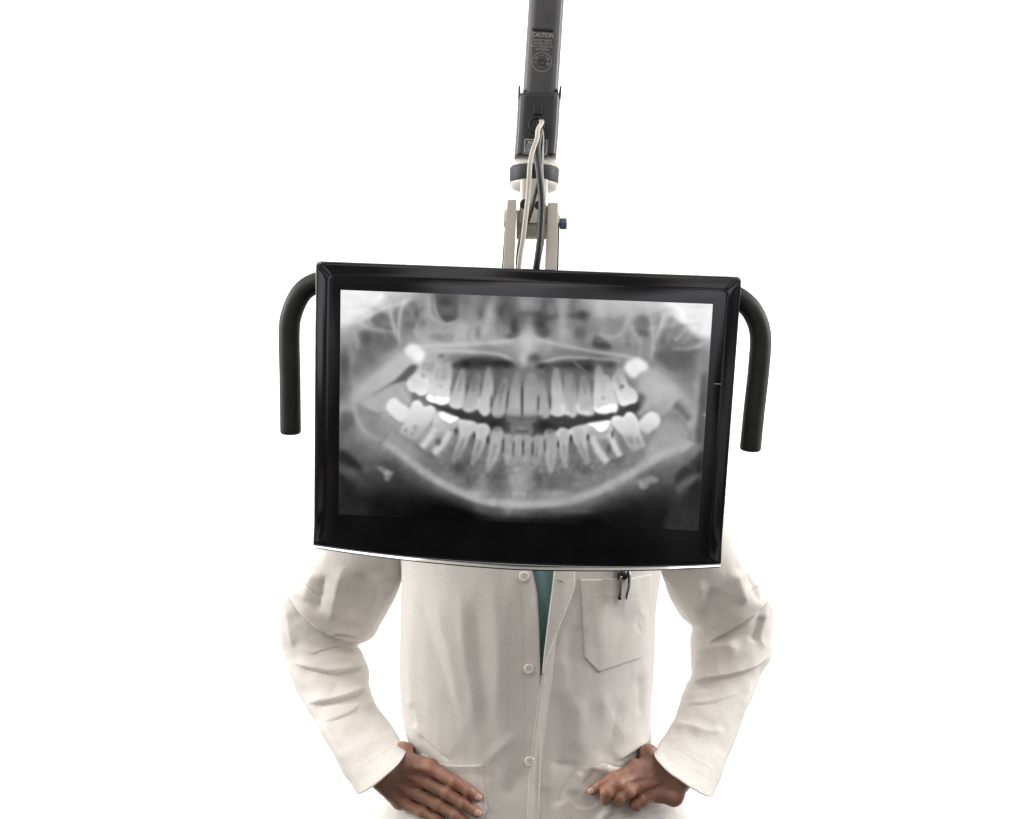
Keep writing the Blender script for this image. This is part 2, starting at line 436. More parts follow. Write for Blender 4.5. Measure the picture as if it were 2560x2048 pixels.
    spot(715, 280, 36, 40, 178, .7); spot(730, 120, 60, 24, 118, .6); spot(800, 105, 40, 20, 122, .6)
    line([(900, 90), (870, 160), (858, 220), (838, 300), (822, 350)], 24, 178, .85)
    poly([(900, 220), (935, 250), (965, 300), (985, 335), (870, 335), (868, 260)], 128, 16, .8)
    poly([(900, 90), (1010, 100), (1000, 160), (960, 210), (905, 190), (890, 150)], 88, 16, .9)
    spot(945, 175, 45, 40, 56, .85); spot(1008, 270, 30, 62, 44, .95); spot(985, 320, 36, 20, 62, .7)
    spot(1090, 150, 62, 48, 150, .85); spot(1075, 190, 90, 14, 80, .75); spot(1045, 245, 25, 40, 92, .6)
    spot(1140, 255, 34, 60, 62, .9); spot(1165, 300, 40, 34, 78, .8)
    line([(1010, 205), (1160, 205), (1280, 200), (1360, 205), (1420, 235)], 17, 66, .9)
    spot(1380, 195, 40, 24, 72, .7); spot(1200, 110, 30, 50, 92, .6); spot(1180, 160, 26, 60, 90, .7)
    line([(1262, 95), (1272, 170), (1275, 250), (1278, 345)], 22, 160, .8)
    spot(1340, 130, 40, 60, 128, .6); spot(1345, 260, 60, 40, 130, .6)
    spot(1490, 150, 40, 70, 190, .85); spot(1570, 160, 60, 60, 178, .7)
    poly([(1430, 235), (1480, 225), (1600, 220), (1640, 210), (1630, 260), (1590, 300), (1540, 320), (1480, 300)], 136, 10, .85)
    spot(1370, 300, 40, 40, 92, .7)
    line([(1470, 300), (1520, 322), (1580, 315), (1620, 280), (1640, 220), (1650, 130)], 10, 182, .8)
    line([(1665, 130), (1665, 280), (1700, 320), (1695, 370)], 10, 182, .6)
    poly([(1440, 350), (1460, 315), (1495, 330), (1550, 385), (1480, 390), (1440, 375)], 80, 9, .9)
    spot(1640, 330, 24, 50, 110, .7)
    # right skull
    poly([(1660, 240), (1700, 205), (1755, 210), (1765, 270), (1760, 320), (1710, 310)], 105, 12, .8)
    spot(1725, 295, 30, 24, 92, .7)
    poly([(1800, 230), (1815, 200), (1835, 210), (1822, 260), (1800, 300)], 138, 7, .8)
    poly([(1850, 240), (1880, 205), (1935, 220), (1985, 255), (1940, 300), (1890, 345), (1820, 350)], 140, 9, .9, 118)
    poly([(1985, 275), (2020, 310), (2060, 350), (2000, 375), (1910, 360), (1940, 320)], 124, 9, .9)
    line([(1745, 130), (1770, 210), (1780, 300), (1782, 380), (1765, 470)], 10, 186, .85)
    line([(1850, 140), (1838, 220), (1815, 290), (1795, 350)], 10, 194, .85)
    line([(1975, 270), (1930, 320), (1900, 345)], 8, 172, .85)
    poly([(1850, 120), (2118, 140), (2110, 320), (2000, 290), (1950, 230), (1900, 180)], 225, 16, .85)
    line([(1840, 110), (1920, 160), (1950, 200), (1960, 240)], 14, 246, .85)
    line([(1900, 200), (1960, 235), (2030, 275), (2110, 300)], 15, 236, .7)
    spot(2050, 150, 60, 12, 205, .7); spot(1990, 210, 30, 12, 210, .6)
    line([(2100, 340), (2030, 375), (1960, 395), (1880, 385)], 11, 172, .8)
    poly([(1790, 420), (1880, 398), (1980, 396), (2035, 402), (2010, 450), (1960, 500), (1910, 515), (1840, 475)], 103, 12, .95, 115)
    line([(2050, 400), (2040, 520), (2020, 620), (2010, 740)], 26, 150, .7)
    rng = np.random.RandomState(4)
    # layered fine bone streaks: fans in the upper corners, near-vertical strands in the jaw
    for k in range(46):
        s_ = rng.rand() < .5
        x0 = rng.uniform(40, 520); y0 = rng.uniform(75, 260); L_ = rng.uniform(60, 220); an = rng.uniform(-.5, 1.3)
        p = [(x0 + L_ * t * math.cos(an + .2 * t), y0 + L_ * t * math.sin(an + .2 * t)) for t in (0, .33, .66, 1)]
        if s_: p = [(2140 - x, y + 75 * (1 - x / 2140)) for x, y in p]
        line(p, rng.uniform(6, 14), 215 if rng.rand() < .65 else 120, rng.uniform(.10, .26), fade=.45)
    for k in range(70):
        x0 = rng.uniform(560, 1560); y0 = rng.uniform(930, 1120); L_ = rng.uniform(30, 110)
        line([(x0, y0), (x0 + (1040 - x0) * .08, y0 + L_ * .5), (x0 + (1040 - x0) * .12, y0 + L_)], rng.uniform(4, 9), 165 if rng.rand() < .6 else 92, rng.uniform(.12, .35), fade=.4)
    for k in range(26):
        x0 = rng.uniform(560, 1560); y0 = rng.uniform(90, 330); L_ = rng.uniform(60, 160)
        line([(x0, y0), (x0 + rng.uniform(-14, 14), y0 + L_ * .5), (x0 + rng.uniform(-20, 20), y0 + L_)], rng.uniform(8, 18), 178 if rng.rand() < .55 else 78, rng.uniform(.12, .3), fade=.4)
    # palate and septum
    poly([(440, 372), (700, 362), (1000, 345), (1075, 320), (1180, 345), (1450, 402), (1700, 440), (1620, 458), (1280, 440), (1160, 470), (1090, 480), (1010, 470), (930, 428), (700, 405), (480, 398)], 158, 18, .15)
    line([(400, 376), (560, 370), (700, 364), (900, 352), (1070, 325)], 9, 200, .8, fade=.12)
    line([(470, 398), (640, 400), (760, 406), (860, 412), (930, 424), (975, 445), (1030, 490)], 9, 205, .85, fade=.25)
    line([(1100, 325), (1180, 348), (1300, 374), (1450, 404), (1600, 425), (1720, 450)], 8, 195, .8, fade=.12)
    line([(1090, 495), (1160, 466), (1270, 438), (1400, 441), (1640, 455)], 8, 192, .8, fade=.2)
    spot(970, 385, 30, 14, 135, .6); spot(700, 385, 60, 5, 165, .6); spot(1440, 420, 60, 6, 140, .6)
    line([(1092, 250), (1082, 310), (1070, 380), (1056, 450), (1050, 500)], 30, 190, .9, fade=.35)
    spot(1080, 335, 60, 24, 178, .35)
    spot(1050, 450, 20, 40, 185, .6)
    # dark spaces above the upper roots
    poly([(640, 485), (690, 455), (740, 442), (830, 446), (930, 458), (1010, 486), (1000, 500), (900, 500), (780, 505), (680, 505)], 70, 9, .95)
    spot(728, 478, 28, 22, 44, .85); spot(935, 474, 70, 20, 40, .9); spot(830, 475, 50, 14, 60, .7)
    spot(1112, 440, 36, 26, 62, .7); spot(1155, 485, 40, 22, 48, .85); spot(1192, 515, 26, 34, 55, .85)
    poly([(1170, 482), (1250, 465), (1340, 460), (1440, 450), (1450, 500), (1420, 525), (1360, 505), (1250, 500)], 82, 8, .9)
    spot(1412, 500, 34, 26, 44, .9); spot(1300, 480, 60, 14, 70, .7); spot(1540, 480, 34, 22, 82, .8)
    line([(1330, 440), (1350, 475), (1400, 515), (1440, 545)], 5, 150, .7)
    spot(590, 430, 22, 14, 120, .8); spot(560, 460, 40, 18, 150, .5); spot(920, 510, 20, 34, 70, .7)
    # ---------- rami
    poly([(395, 400), (470, 440), (440, 480), (340, 565), (230, 640), (140, 705), (100, 690), (108, 610), (200, 540), (290, 465)], 188, 14, .85, 168)
    poly([(420, 480), (475, 500), (430, 545), (400, 570), (320, 590), (240, 632), (215, 640), (330, 565)], 92, 8, .95, 110)
    line([(240, 632), (150, 690), (110, 705)], 15, 125, .6, taper=1)
    poly([(110, 700), (230, 640), (330, 590), (400, 575), (430, 640), (420, 690), (400, 745), (330, 790), (250, 790), (110, 745)], 168, 9, .7)
    line([(362, 595), (385, 650), (415, 700)], 8, 188, .6); spot(440, 650, 24, 40, 110, .6)
    line([(20, 748), (150, 752), (290, 752)], 9, 118, .5); poly([(30, 756), (100, 756), (112, 800), (60, 850), (25, 900)], 100, 12, .8)
    poly([(1710, 560), (1770, 500), (1870, 570), (1960, 650), (2025, 740), (2025, 810), (1985, 850), (1930, 780), (1870, 700), (1800, 700), (1710, 690)], 172, 14, .85)
    line([(1895, 695), (1940, 735), (1995, 800)], 22, 98, .85); line([(2030, 560), (2032, 700), (2010, 800)], 12, 165, .5)
    poly([(1690, 640), (1740, 660), (1700, 740), (1680, 760), (1640, 745), (1650, 700)], 96, 12, .8)
    poly([(2050, 560), (2090, 540), (2070, 800), (2040, 930), (2020, 860), (2035, 700)], 92, 12, .8)
    line([(1765, 700), (1725, 735), (1690, 765)], 10, 178, .8); spot(2072, 760, 10, 12, 150, .8)
    # ---------- mandible body
    mand = [(112, 690), (106, 760), (128, 805), (172, 858), (262, 905), (340, 955), (430, 1040), (520, 1112), (620, 1172), (740, 1225), (850, 1262), (980, 1276), (1120, 1282), (1300, 1258), (1480, 1198), (1650, 1104), (1800, 1016), (1900, 970), (1965, 950), (1994, 912), (1992, 870), (1965, 815), (1900, 740), (1800, 780), (1740, 880), (1600, 1000), (1400, 1060), (1200, 1090), (1000, 1080), (800, 1060), (600, 1000), (450, 900), (300, 800)]
    poly(mand, 132, 7, .75, 118)
    poly([(120, 760), (300, 770), (340, 800), (400, 900), (480, 990), (400, 1000), (270, 905), (180, 860)], 146, 12, .7)
    poly([(1830, 800), (1960, 820), (1990, 890), (1960, 945), (1850, 985), (1700, 1060), (1750, 950)], 158, 14, .8)
    line([(100, 560), (104, 690), (112, 760), (130, 805), (175, 862), (280, 915)], 12, 168, .75, fade=.15)
    line([(1985, 930), (2000, 880), (2018, 780), (2030, 640), (2040, 520)], 12, 160, .45, fade=.2)
    line([(262, 906), (340, 956), (430, 1034), (520, 1100), (620, 1158), (740, 1212), (850, 1248), (900, 1254)], 21, 174, 1.1, sharp=2.6, fade=.06)
    line([(850, 1245), (980, 1262), (1120, 1262), (1300, 1240), (1480, 1182), (1650, 1090), (1800, 1000), (1900, 955), (1965, 935), (1985, 900)], 22, 176, 1.1, sharp=2.6, fade=.06)
    line([(230, 790), (320, 880), (420, 985)], 18, 150, .4)
    # chin details
    spot(690, 1060, 40, 40, 80, .8); spot(740, 1120, 60, 40, 102, .6); spot(910, 1100, 62, 62, 86, .9); spot(960, 1170, 40, 30, 100, .7)
    spot(1130, 1120, 46, 60, 92, .9); spot(1190, 1140, 40, 44, 110, .7); spot(815, 1140, 36, 80, 145, .6)
    line([(1015, 1040), (1015, 1120), (1022, 1190)], 36, 158, .7); line([(980, 1205), (1025, 1200), (1070, 1206)], 12, 176, .8)
    spot(800, 1205, 60, 26, 168, .7); spot(1240, 1210, 90, 30, 160, .6); spot(965, 1268, 30, 36, 178, .8)
    line([(672, 1125), (690, 1138), (735, 1118)], 6, 150, .4); line([(1320, 1145), (1350, 1152), (1425, 1130)], 6, 155, .4)
    line([(1130, 1070), (1180, 1078)], 8, 150, .6); line([(1155, 1190), (1200, 1200)], 8, 150, .6)
    spot(1400, 1070, 30, 24, 100, .6); line([(1420, 1055), (1450, 1045)], 5, 150, .6)
    # below the jaw
    poly([(560, 1330), (500, 1320), (560, 1285), (640, 1278), (740, 1310), (760, 1350), (700, 1360)], 8, 14, .95)
    poly([(790, 1270), (960, 1282), (1140, 1290), (1430, 1295), (1440, 1306), (1250, 1325), (1080, 1340), (900, 1330), (780, 1300)], 104, 9, .8, 70)
    line([(965, 1260), (962, 1310), (958, 1340)], 18, 150, .7, taper=1); line([(1060, 1290), (1200, 1296), (1420, 1300)], 7, 120, .6)
    spot(1420, 1370, 60, 20, 18, .7)
    poly([(15, 955), (80, 985), (125, 1030), (140, 1070), (80, 1050), (15, 1020)], 48, 12, .95)
    line([(20, 1080), (80, 1085), (130, 1120), (165, 1190)], 26, 122, .75, taper=1)
    poly([(15, 1100), (60, 1130), (120, 1200), (180, 1316), (15, 1316)], 47, 12, .9, 60)
    line([(60, 850), (50, 900), (55, 960)], 30, 128, .55); line([(150, 1040), (240, 1050)], 8, 112, .6)
    poly([(230, 1060), (250, 1042), (272, 1055), (300, 1072), (325, 1078), (305, 1110), (288, 1132), (272, 1122), (260, 1088)], 140, 6, .85)
    spot(285, 1085, 14, 14, 165, .7); spot(170, 1065, 22, 22, 116, .7)
    poly([(1900, 1120), (1940, 1060), (2020, 1000), (2060, 960), (2050, 1080), (1960, 1130), (1910, 1160)], 55, 12, .95)
    line([(1900, 1190), (1960, 1145), (2045, 1095)], 22, 128, .8); line([(1960, 960), (1985, 1000), (1960, 1060)], 34, 122, .5)
    poly([(2050, 1130), (1990, 1160), (1900, 1260), (1840, 1400), (2030, 1410)], 52, 12, .9, 72)
    line([(1970, 1160), (1900, 1240), (1850, 1330)], 24, 92, .6, taper=1)
    poly([(1675, 1122), (1715, 1122), (1765, 1102), (1810, 1118), (1800, 1140), (1760, 1150), (1735, 1178), (1710, 1176), (1695, 1150)], 145, 7, .85)
    spot(1712, 1150, 14, 22, 160, .6); line([(1800, 1112), (1900, 1100)], 10, 112, .7); spot(1860, 1135, 40, 18, 110, .6)
    # ---------- bite gap
    poly([(490, 640), (560, 700), (640, 715), (760, 742), (840, 765), (930, 770), (1040, 795), (1130, 795), (1200, 775), (1330, 775), (1440, 765), (1560, 750), (1640, 705), (1700, 690), (1690, 740), (1620, 765), (1540, 795), (1420, 805), (1310, 845), (1230, 840), (1180, 880), (1100, 880), (980, 860), (890, 850), (850, 820), (780, 805), (690, 785), (620, 745), (540, 710)], 72, 7, .95)
    spot(900, 815, 60, 34, 42, .9); spot(1170, 825, 60, 30, 44, .9); spot(700, 755, 60, 18, 60, .7); spot(1460, 785, 60, 14, 66, .6)

    poly([(655, 505), (760, 500), (1000, 505), (1200, 505), (1440, 505), (1560, 560), (1600, 650), (1560, 730), (1330, 750), (1040, 760), (830, 745), (640, 700), (560, 640)], 116, 18, .62)
    line([(1030, 80), (1060, 300), (1050, 520), (1040, 800), (1020, 1100), (1000, 1330)], 70, 165, .35, fade=.05)
    for x, a_ in ((480, .3), (760, .3), (880, .35), (1275, .35), (1490, .3), (1660, .3)): line([(x + 20, 70), (x, 250), (x - 10, 360)], 26, 178, a_, fade=.1)
    def tooth(p, v, v2=None, b=5, canals=(), a=.95):
        c = np.array(p).mean(0)
        p = [((x - c[0]) * 1.06 + c[0], y) for x, y in p]
        up = c[1] < 740 and c[0] > 395 and not (c[1] > 700 and c[0] < 420)
        if c[1] > 690 and (c[0] < 520 or c[0] > 1560): up = False
        poly(p, min(250, v + 3), b * 1.15, a, min(250, v2 + 3) if v2 else None, af=(.35, .85, 1) if up else (1, .9, .45))
        g_ = 13 if c[0] < 1040 else -13
        poly([(x + g_, y + (-10 if up else 10)) for x, y in p], min(250, (v + (v2 or v)) / 2 + 6), 11, .12)
        for cn in canals: line(cn[0], cn[1] if len(cn) > 1 else 7, cn[2] if len(cn) > 2 else 132, .6, taper=2)
    # upper teeth
    tooth([(440, 560), (455, 500), (478, 448), (520, 440), (565, 450), (550, 510), (530, 575)], 165, 190, 6, [([(500, 455), (488, 520)],), ([(522, 455), (512, 530)],), ([(548, 455), (532, 530)],)])
    tooth([(400, 590), (410, 550), (445, 528), (495, 540), (527, 580), (522, 612), (500, 645), (472, 652), (447, 636), (415, 625)], 215, 232); spot(490, 540, 14, 16, 150, .7)
    tooth([(512, 640), (530, 580), (552, 510), (572, 465), (600, 480), (625, 462), (645, 475), (645, 560), (640, 640), (632, 688), (590, 702), (545, 690), (508, 670)], 180, 225, 5, [([(575, 480), (560, 560)], 8, 150), ([(608, 470), (600, 580)], 14, 148)])
    poly([(510, 655), (530, 648), (548, 660), (575, 655), (600, 664), (634, 660), (630, 688), (592, 700), (560, 690), (530, 688), (512, 674)], 255, 4)
    spot(588, 600, 16, 12, 175, .7)
    tooth([(634, 690), (650, 640), (672, 575), (695, 510), (712, 500), (722, 520), (722, 600), (718, 680), (710, 712), (682, 726), (648, 716)], 165, 205, 5, [([(706, 520), (695, 590), (685, 640)], 7, 135)])
    tooth([(708, 708), (728, 655), (748, 600), (768, 535), (800, 525), (812, 560), (806, 650), (802, 700), (780, 735), (742, 746), (715, 732)], 140, 188, 6, [([(780, 540), (765, 640)], 8, 118)])
    line([(806, 655), (802, 700), (785, 728)], 8, 218, .8)
    tooth([(798, 715), (813, 650), (824, 590), (842, 500), (862, 490), (878, 560), (878, 640), (868, 700), (862, 745), (836, 768), (808, 748)], 165, 200, 5, [([(858, 520), (852, 620)], 6, 160)])
    tooth([(872, 735), (884, 690), (904, 640), (925, 570), (948, 545), (962, 570), (965, 640), (957, 700), (948, 745), (925, 772), (885, 768)], 145, 182, 6, [([(942, 570), (930, 650)], 8, 108)])
    spot(915, 765, 30, 10, 120, .4)
    tooth([(955, 760), (963, 690), (980, 600), (1002, 530), (1026, 528), (1036, 600), (1040, 700), (1040, 775), (1000, 798), (965, 792)], 150, 178, 5)
    tooth([(1046, 760), (1050, 650), (1065, 560), (1092, 525), (1126, 540), (1140, 600), (1132, 700), (1130, 772), (1110, 798), (1065, 800), (1048, 785)], 150, 180, 5)
    tooth([(1130, 730), (1140, 640), (1140, 570), (1158, 548), (1176, 600), (1190, 680), (1200, 738), (1190, 772), (1160, 780), (1138, 768)], 145, 172, 6); line([(1162, 700), (1190, 760)], 12, 160, .6)
    line([(945, 780), (1000, 782), (1045, 782)], 17, 96, 1, fade=.1); line([(1040, 782), (1090, 784), (1138, 780)], 17, 94, 1, fade=.1); line([(1043, 600), (1043, 790)], 4, 85, .7)
    spot(1148, 772, 18, 14, 95, .5); spot(920, 640, 14, 60, 110, .4)
    tooth([(1202, 745), (1207, 650), (1212, 560), (1225, 500), (1248, 500), (1262, 560), (1272, 640), (1285, 700), (1275, 758), (1242, 770), (1214, 760)], 168, 198, 5, [([(1238, 540), (1236, 640)], 8, 158)])
    tooth([(1262, 690), (1278, 600), (1288, 540), (1330, 525), (1346, 600), (1353, 690), (1350, 755), (1325, 776), (1290, 752), (1270, 742)], 142, 192, 6, [([(1308, 550), (1305, 650)], 7, 150), ([(1332, 550), (1330, 640)], 6, 128)])
    line([(1270, 690), (1278, 745), (1310, 748)], 8, 228, .85)
    tooth([(1350, 705), (1362, 620), (1375, 550), (1408, 540), (1426, 610), (1440, 690), (1446, 750), (1420, 766), (1375, 756), (1355, 742)], 145, 196, 6, [([(1392, 560), (1400, 660)], 7, 128)])
    line([(1358, 695), (1364, 742), (1430, 744)], 8, 230, .8)
    tooth([(1446, 720), (1450, 600), (1462, 495), (1488, 480), (1505, 530), (1530, 540), (1548, 590), (1566, 650), (1580, 705), (1570, 745), (1540, 748), (1510, 756), (1475, 752), (1450, 738)], 170, 222, 5, [([(1498, 540), (1500, 650)], 12, 160)])
    poly([(1450, 712), (1472, 728), (1490, 712), (1515, 706), (1540, 700), (1572, 702), (1574, 725), (1550, 738), (1510, 748), (1468, 742)], 252, 4); spot(1500, 665, 14, 12, 150, .6)
    tooth([(1548, 570), (1572, 520), (1605, 490), (1625, 540), (1640, 592), (1676, 622), (1691, 658), (1680, 690), (1650, 700), (1615, 710), (1590, 695), (1572, 640)], 165, 238, 5, [([(1580, 540), (1600, 640)], 8, 140)]); spot(1606, 600, 13, 14, 120, .8)
    poly([(385, 395), (408, 366), (450, 368), (490, 398), (497, 425), (478, 462), (450, 466), (428, 440), (395, 420)], 240, 11, .88)
    poly([(1618, 495), (1640, 460), (1690, 441), (1735, 460), (1756, 490), (1740, 512), (1706, 524), (1690, 546), (1660, 551), (1634, 525)], 236, 10, .9)
    # lower teeth
    tooth([(283, 718), (300, 680), (330, 664), (362, 692), (402, 722), (414, 748), (396, 785), (365, 802), (335, 785), (300, 745)], 222, 228, 6); line([(300, 760), (340, 800), (380, 812)], 5, 135, .6)
    tooth([(410, 755), (430, 690), (465, 680), (492, 714), (530, 705), (553, 732), (545, 770), (515, 815), (490, 850), (460, 885), (425, 896), (400, 885), (362, 858), (370, 830), (395, 795)], 232, 172, 5, [([(400, 830), (380, 860)], 5, 125), ([(455, 810), (430, 850)], 9, 130), ([(440, 850), (415, 880)], 5, 130)])
    line([(560, 830), (525, 885), (474, 945)], 17, 196, 1.3, sharp=3, fade=.16); line([(640, 840), (600, 920), (538, 980)], 18, 196, 1.3, sharp=3, fade=.16); line([(545, 880), (585, 845), (620, 870)], 10, 165, .8)
    tooth([(543, 825), (552, 765), (575, 740), (640, 755), (692, 782), (690, 810), (662, 842), (600, 846), (555, 855)], 205, 185); spot(572, 910, 18, 22, 100, .8)
    poly([(580, 752), (600, 744), (640, 764), (684, 775), (668, 792), (640, 806), (612, 792), (585, 776)], 255, 3)
    tooth([(688, 810), (700, 787), (770, 796), (783, 815), (770, 850), (745, 885), (720, 950), (690, 1000), (660, 1022), (653, 1000), (668, 940), (690, 870)], 205, 152, 5, [([(722, 880), (700, 940), (672, 1005)], 7, 118)])
    tooth([(778, 818), (800, 808), (840, 810), (862, 846), (846, 880), (830, 930), (800, 1000), (770, 1042), (753, 1030), (764, 970), (780, 900), (772, 860)], 205, 155, 5, [([(812, 890), (795, 950), (770, 1020)], 7, 128)])
    tooth([(868, 858), (888, 830), (922, 832), (936, 870), (922, 940), (900, 1000), (872, 1060), (846, 1082), (838, 1060), (853, 980), (864, 900)], 168, 172, 6, [([(900, 900), (880, 980), (858, 1050)], 7, 128)])
    spot(905, 840, 30, 14, 100, .5)
    tooth([(944, 868), (990, 866), (996, 900), (986, 960), (975, 1040), (955, 1050), (940, 1000), (938, 920)], 160, 162, 7); spot(966, 855, 22, 10, 100, .5)
    poly([(985, 798), (1090, 798), (1095, 880), (990, 880)], 118, 7, .9, 140); line([(995, 850), (1085, 852)], 4, 95, .6); line([(1000, 835), (1080, 836)], 4, 150, .5)
    tooth([(998, 880), (1045, 878), (1046, 930), (1035, 990), (1015, 1038), (997, 1032), (997, 950)], 168, 160, 5, [([(1022, 910), (1012, 1010)], 4, 140)])
    tooth([(1052, 880), (1096, 882), (1101, 920), (1086, 980), (1070, 1034), (1050, 1032), (1046, 960)], 160, 158, 5)
    line([(1048, 890), (1047, 960)], 3, 100, .6)
    tooth([(1108, 880), (1160, 876), (1171, 910), (1156, 980), (1130, 1034), (1105, 1032), (1099, 960)], 155, 160, 7, [([(1130, 930), (1120, 1010)], 5, 112)])
    tooth([(1168, 870), (1188, 842), (1230, 852), (1242, 900), (1237, 980), (1220, 1060), (1205, 1090), (1185, 1060), (1173, 960)], 160, 165, 5, [([(1205, 910), (1203, 1040)], 5, 140)]); spot(1200, 850, 30, 16, 100, .6)
    tooth([(1238, 855), (1265, 830), (1306, 845), (1313, 872), (1302, 920), (1300, 1000), (1296, 1056), (1276, 1050), (1256, 980), (1244, 900)], 190, 165, 5, [([(1274, 900), (1282, 1020)], 5, 138)])
    tooth([(1314, 842), (1340, 825), (1400, 815), (1412, 850), (1406, 900), (1415, 980), (1421, 1030), (1400, 1036), (1370, 980), (1340, 920), (1320, 880)], 195, 155, 5, [([(1365, 900), (1400, 1010)], 6, 130)])
    line([(1312, 838), (1316, 875)], 7, 225, .85); line([(1240, 850), (1246, 880)], 6, 215, .7)
    line([(1435, 870), (1470, 960), (1528, 1032)], 18, 196, 1.3, sharp=3, fade=.16); line([(1530, 860), (1560, 930), (1596, 1000)], 16, 196, 1.3, sharp=3, fade=.16); line([(1470, 920), (1500, 885), (1540, 905)], 9, 160, .8); spot(1528, 950, 16, 30, 98, .8)
    tooth([(1402, 815), (1440, 800), (1530, 790), (1546, 820), (1548, 860), (1520, 890), (1450, 890), (1415, 880), (1406, 850)], 195, 178)
    poly([(1412, 812), (1470, 804), (1532, 794), (1526, 826), (1510, 846), (1482, 856), (1458, 842), (1440, 824)], 254, 3)
    tooth([(1546, 800), (1560, 770), (1590, 765), (1612, 772), (1635, 745), (1666, 750), (1692, 790), (1702, 850), (1716, 890), (1731, 938), (1706, 946), (1670, 962), (1640, 940), (1610, 880), (1575, 840)], 235, 170, 5, [([(1640, 870), (1668, 930)], 9, 125), ([(1685, 880), (1706, 935)], 5, 125), ([(1620, 870), (1650, 930)], 4, 140)])
    tooth([(1698, 805), (1716, 782), (1735, 762), (1765, 742), (1800, 755), (1818, 790), (1805, 825), (1775, 848), (1755, 867), (1722, 852), (1698, 828)], 225, 215, 6); line([(1720, 870), (1765, 884)], 5, 150, .5)
    for x, y in ((672, 850), (775, 875), (850, 900), (1318, 890), (1412, 885), (1550, 870), (1245, 925)): spot(x, y, 8, 20, 72, .7)
    for x0, y0, x1, y1 in ((968, 600, 954, 740), (1043, 560, 1043, 770), (1136, 640, 1132, 750), (1203, 640, 1201, 740), (872, 640, 868, 730), (996, 900, 992, 1000), (1048, 900, 1047, 1000), (1103, 900, 1100, 1000), (938, 880, 932, 980), (1170, 890, 1170, 980)): line([(x0, y0), (x1, y1)], 5, 84, .75, fade=.3)
    for x, y in ((642, 610), (738, 610), (812, 600), (1205, 600), (1448, 590)): spot(x, y, 6, 26, 98, .3)
    rng = np.random.RandomState(4)
    n1 = blur(rng.randn(H, W), 9); n2 = blur(rng.randn(H, W), 26)
    bone = np.exp(-(((gx - 1040) / 760) ** 2 + ((gy - 1030) / 150) ** 2))
    A = C[0] + n1 / n1.std() * (1.0 + 2.6 * bone) + n2 / n2.std() * 3.0
    A = blur(A, 2.6)
    A = A + .24 * (blur(np.clip(A, 0, 255), 42) - A) + .36 * (A - blur(A, 20))     # veil plus local sharpening
    A = 255 * np.clip(A / 255, 0, 1) ** 1.04
    A = A + 34 * np.sin((A / 255 - .5) * math.pi) * (1 - np.abs(A / 255 - .5))       # contrast curve
    return np.clip(A, 0, 255), SC

# =====================================================================  monitor
MON_LOC = Vector((0.01180, 1.42537, CAM.z - 0.00266))
MON_ROT = (0.16621, 0.04164, -0.03620)
MON_M = Matrix.LocRotScale(MON_LOC, Euler(MON_ROT, 'XYZ'), None)
MON_I = MON_M.inverted()
SCR_W, SCR_H = .458, .28625

def mon_local(sx, sy, depth):
    """photograph pixel -> monitor coordinates on the plane `depth` behind the screen"""
    o = MON_I @ CAM; d = (MON_I @ at(sx, sy, 1.0)) - o
    t = (depth - o.y) / d.y
    return o + d * t

def bottom_edge(x):               # lower rim of the black front, bowed
    u = (x - .0027) / .262
    return -.1990 + .0137 * u * u

def monitor_outline(n=18):
    pts = []
    def arc(cx, cz, r, a0, a1, k=7):
        for a in np.linspace(a0, a1, k): pts.append((cx + r * math.cos(a), cz + r * math.sin(a)))
    r = .0065
    arc(-.262 + r, .1772 - r, r, math.pi, math.pi / 2)
    for x in np.linspace(-.25, .25, n): pts.append((x, .1772))
    arc(.263 - r, .1772 - r, r, math.pi / 2, 0)
    for z in np.linspace(.165, bottom_edge(.26) + .004, n): pts.append((.263 - .0022 * (.17 - z) / .355, z))
    for x in np.linspace(.2605, -.2615, 3 * n): pts.append((x, bottom_edge(x)))
    for z in np.linspace(bottom_edge(-.26) + .004, .165, n): pts.append((-.262, z))
    return np.array(pts)

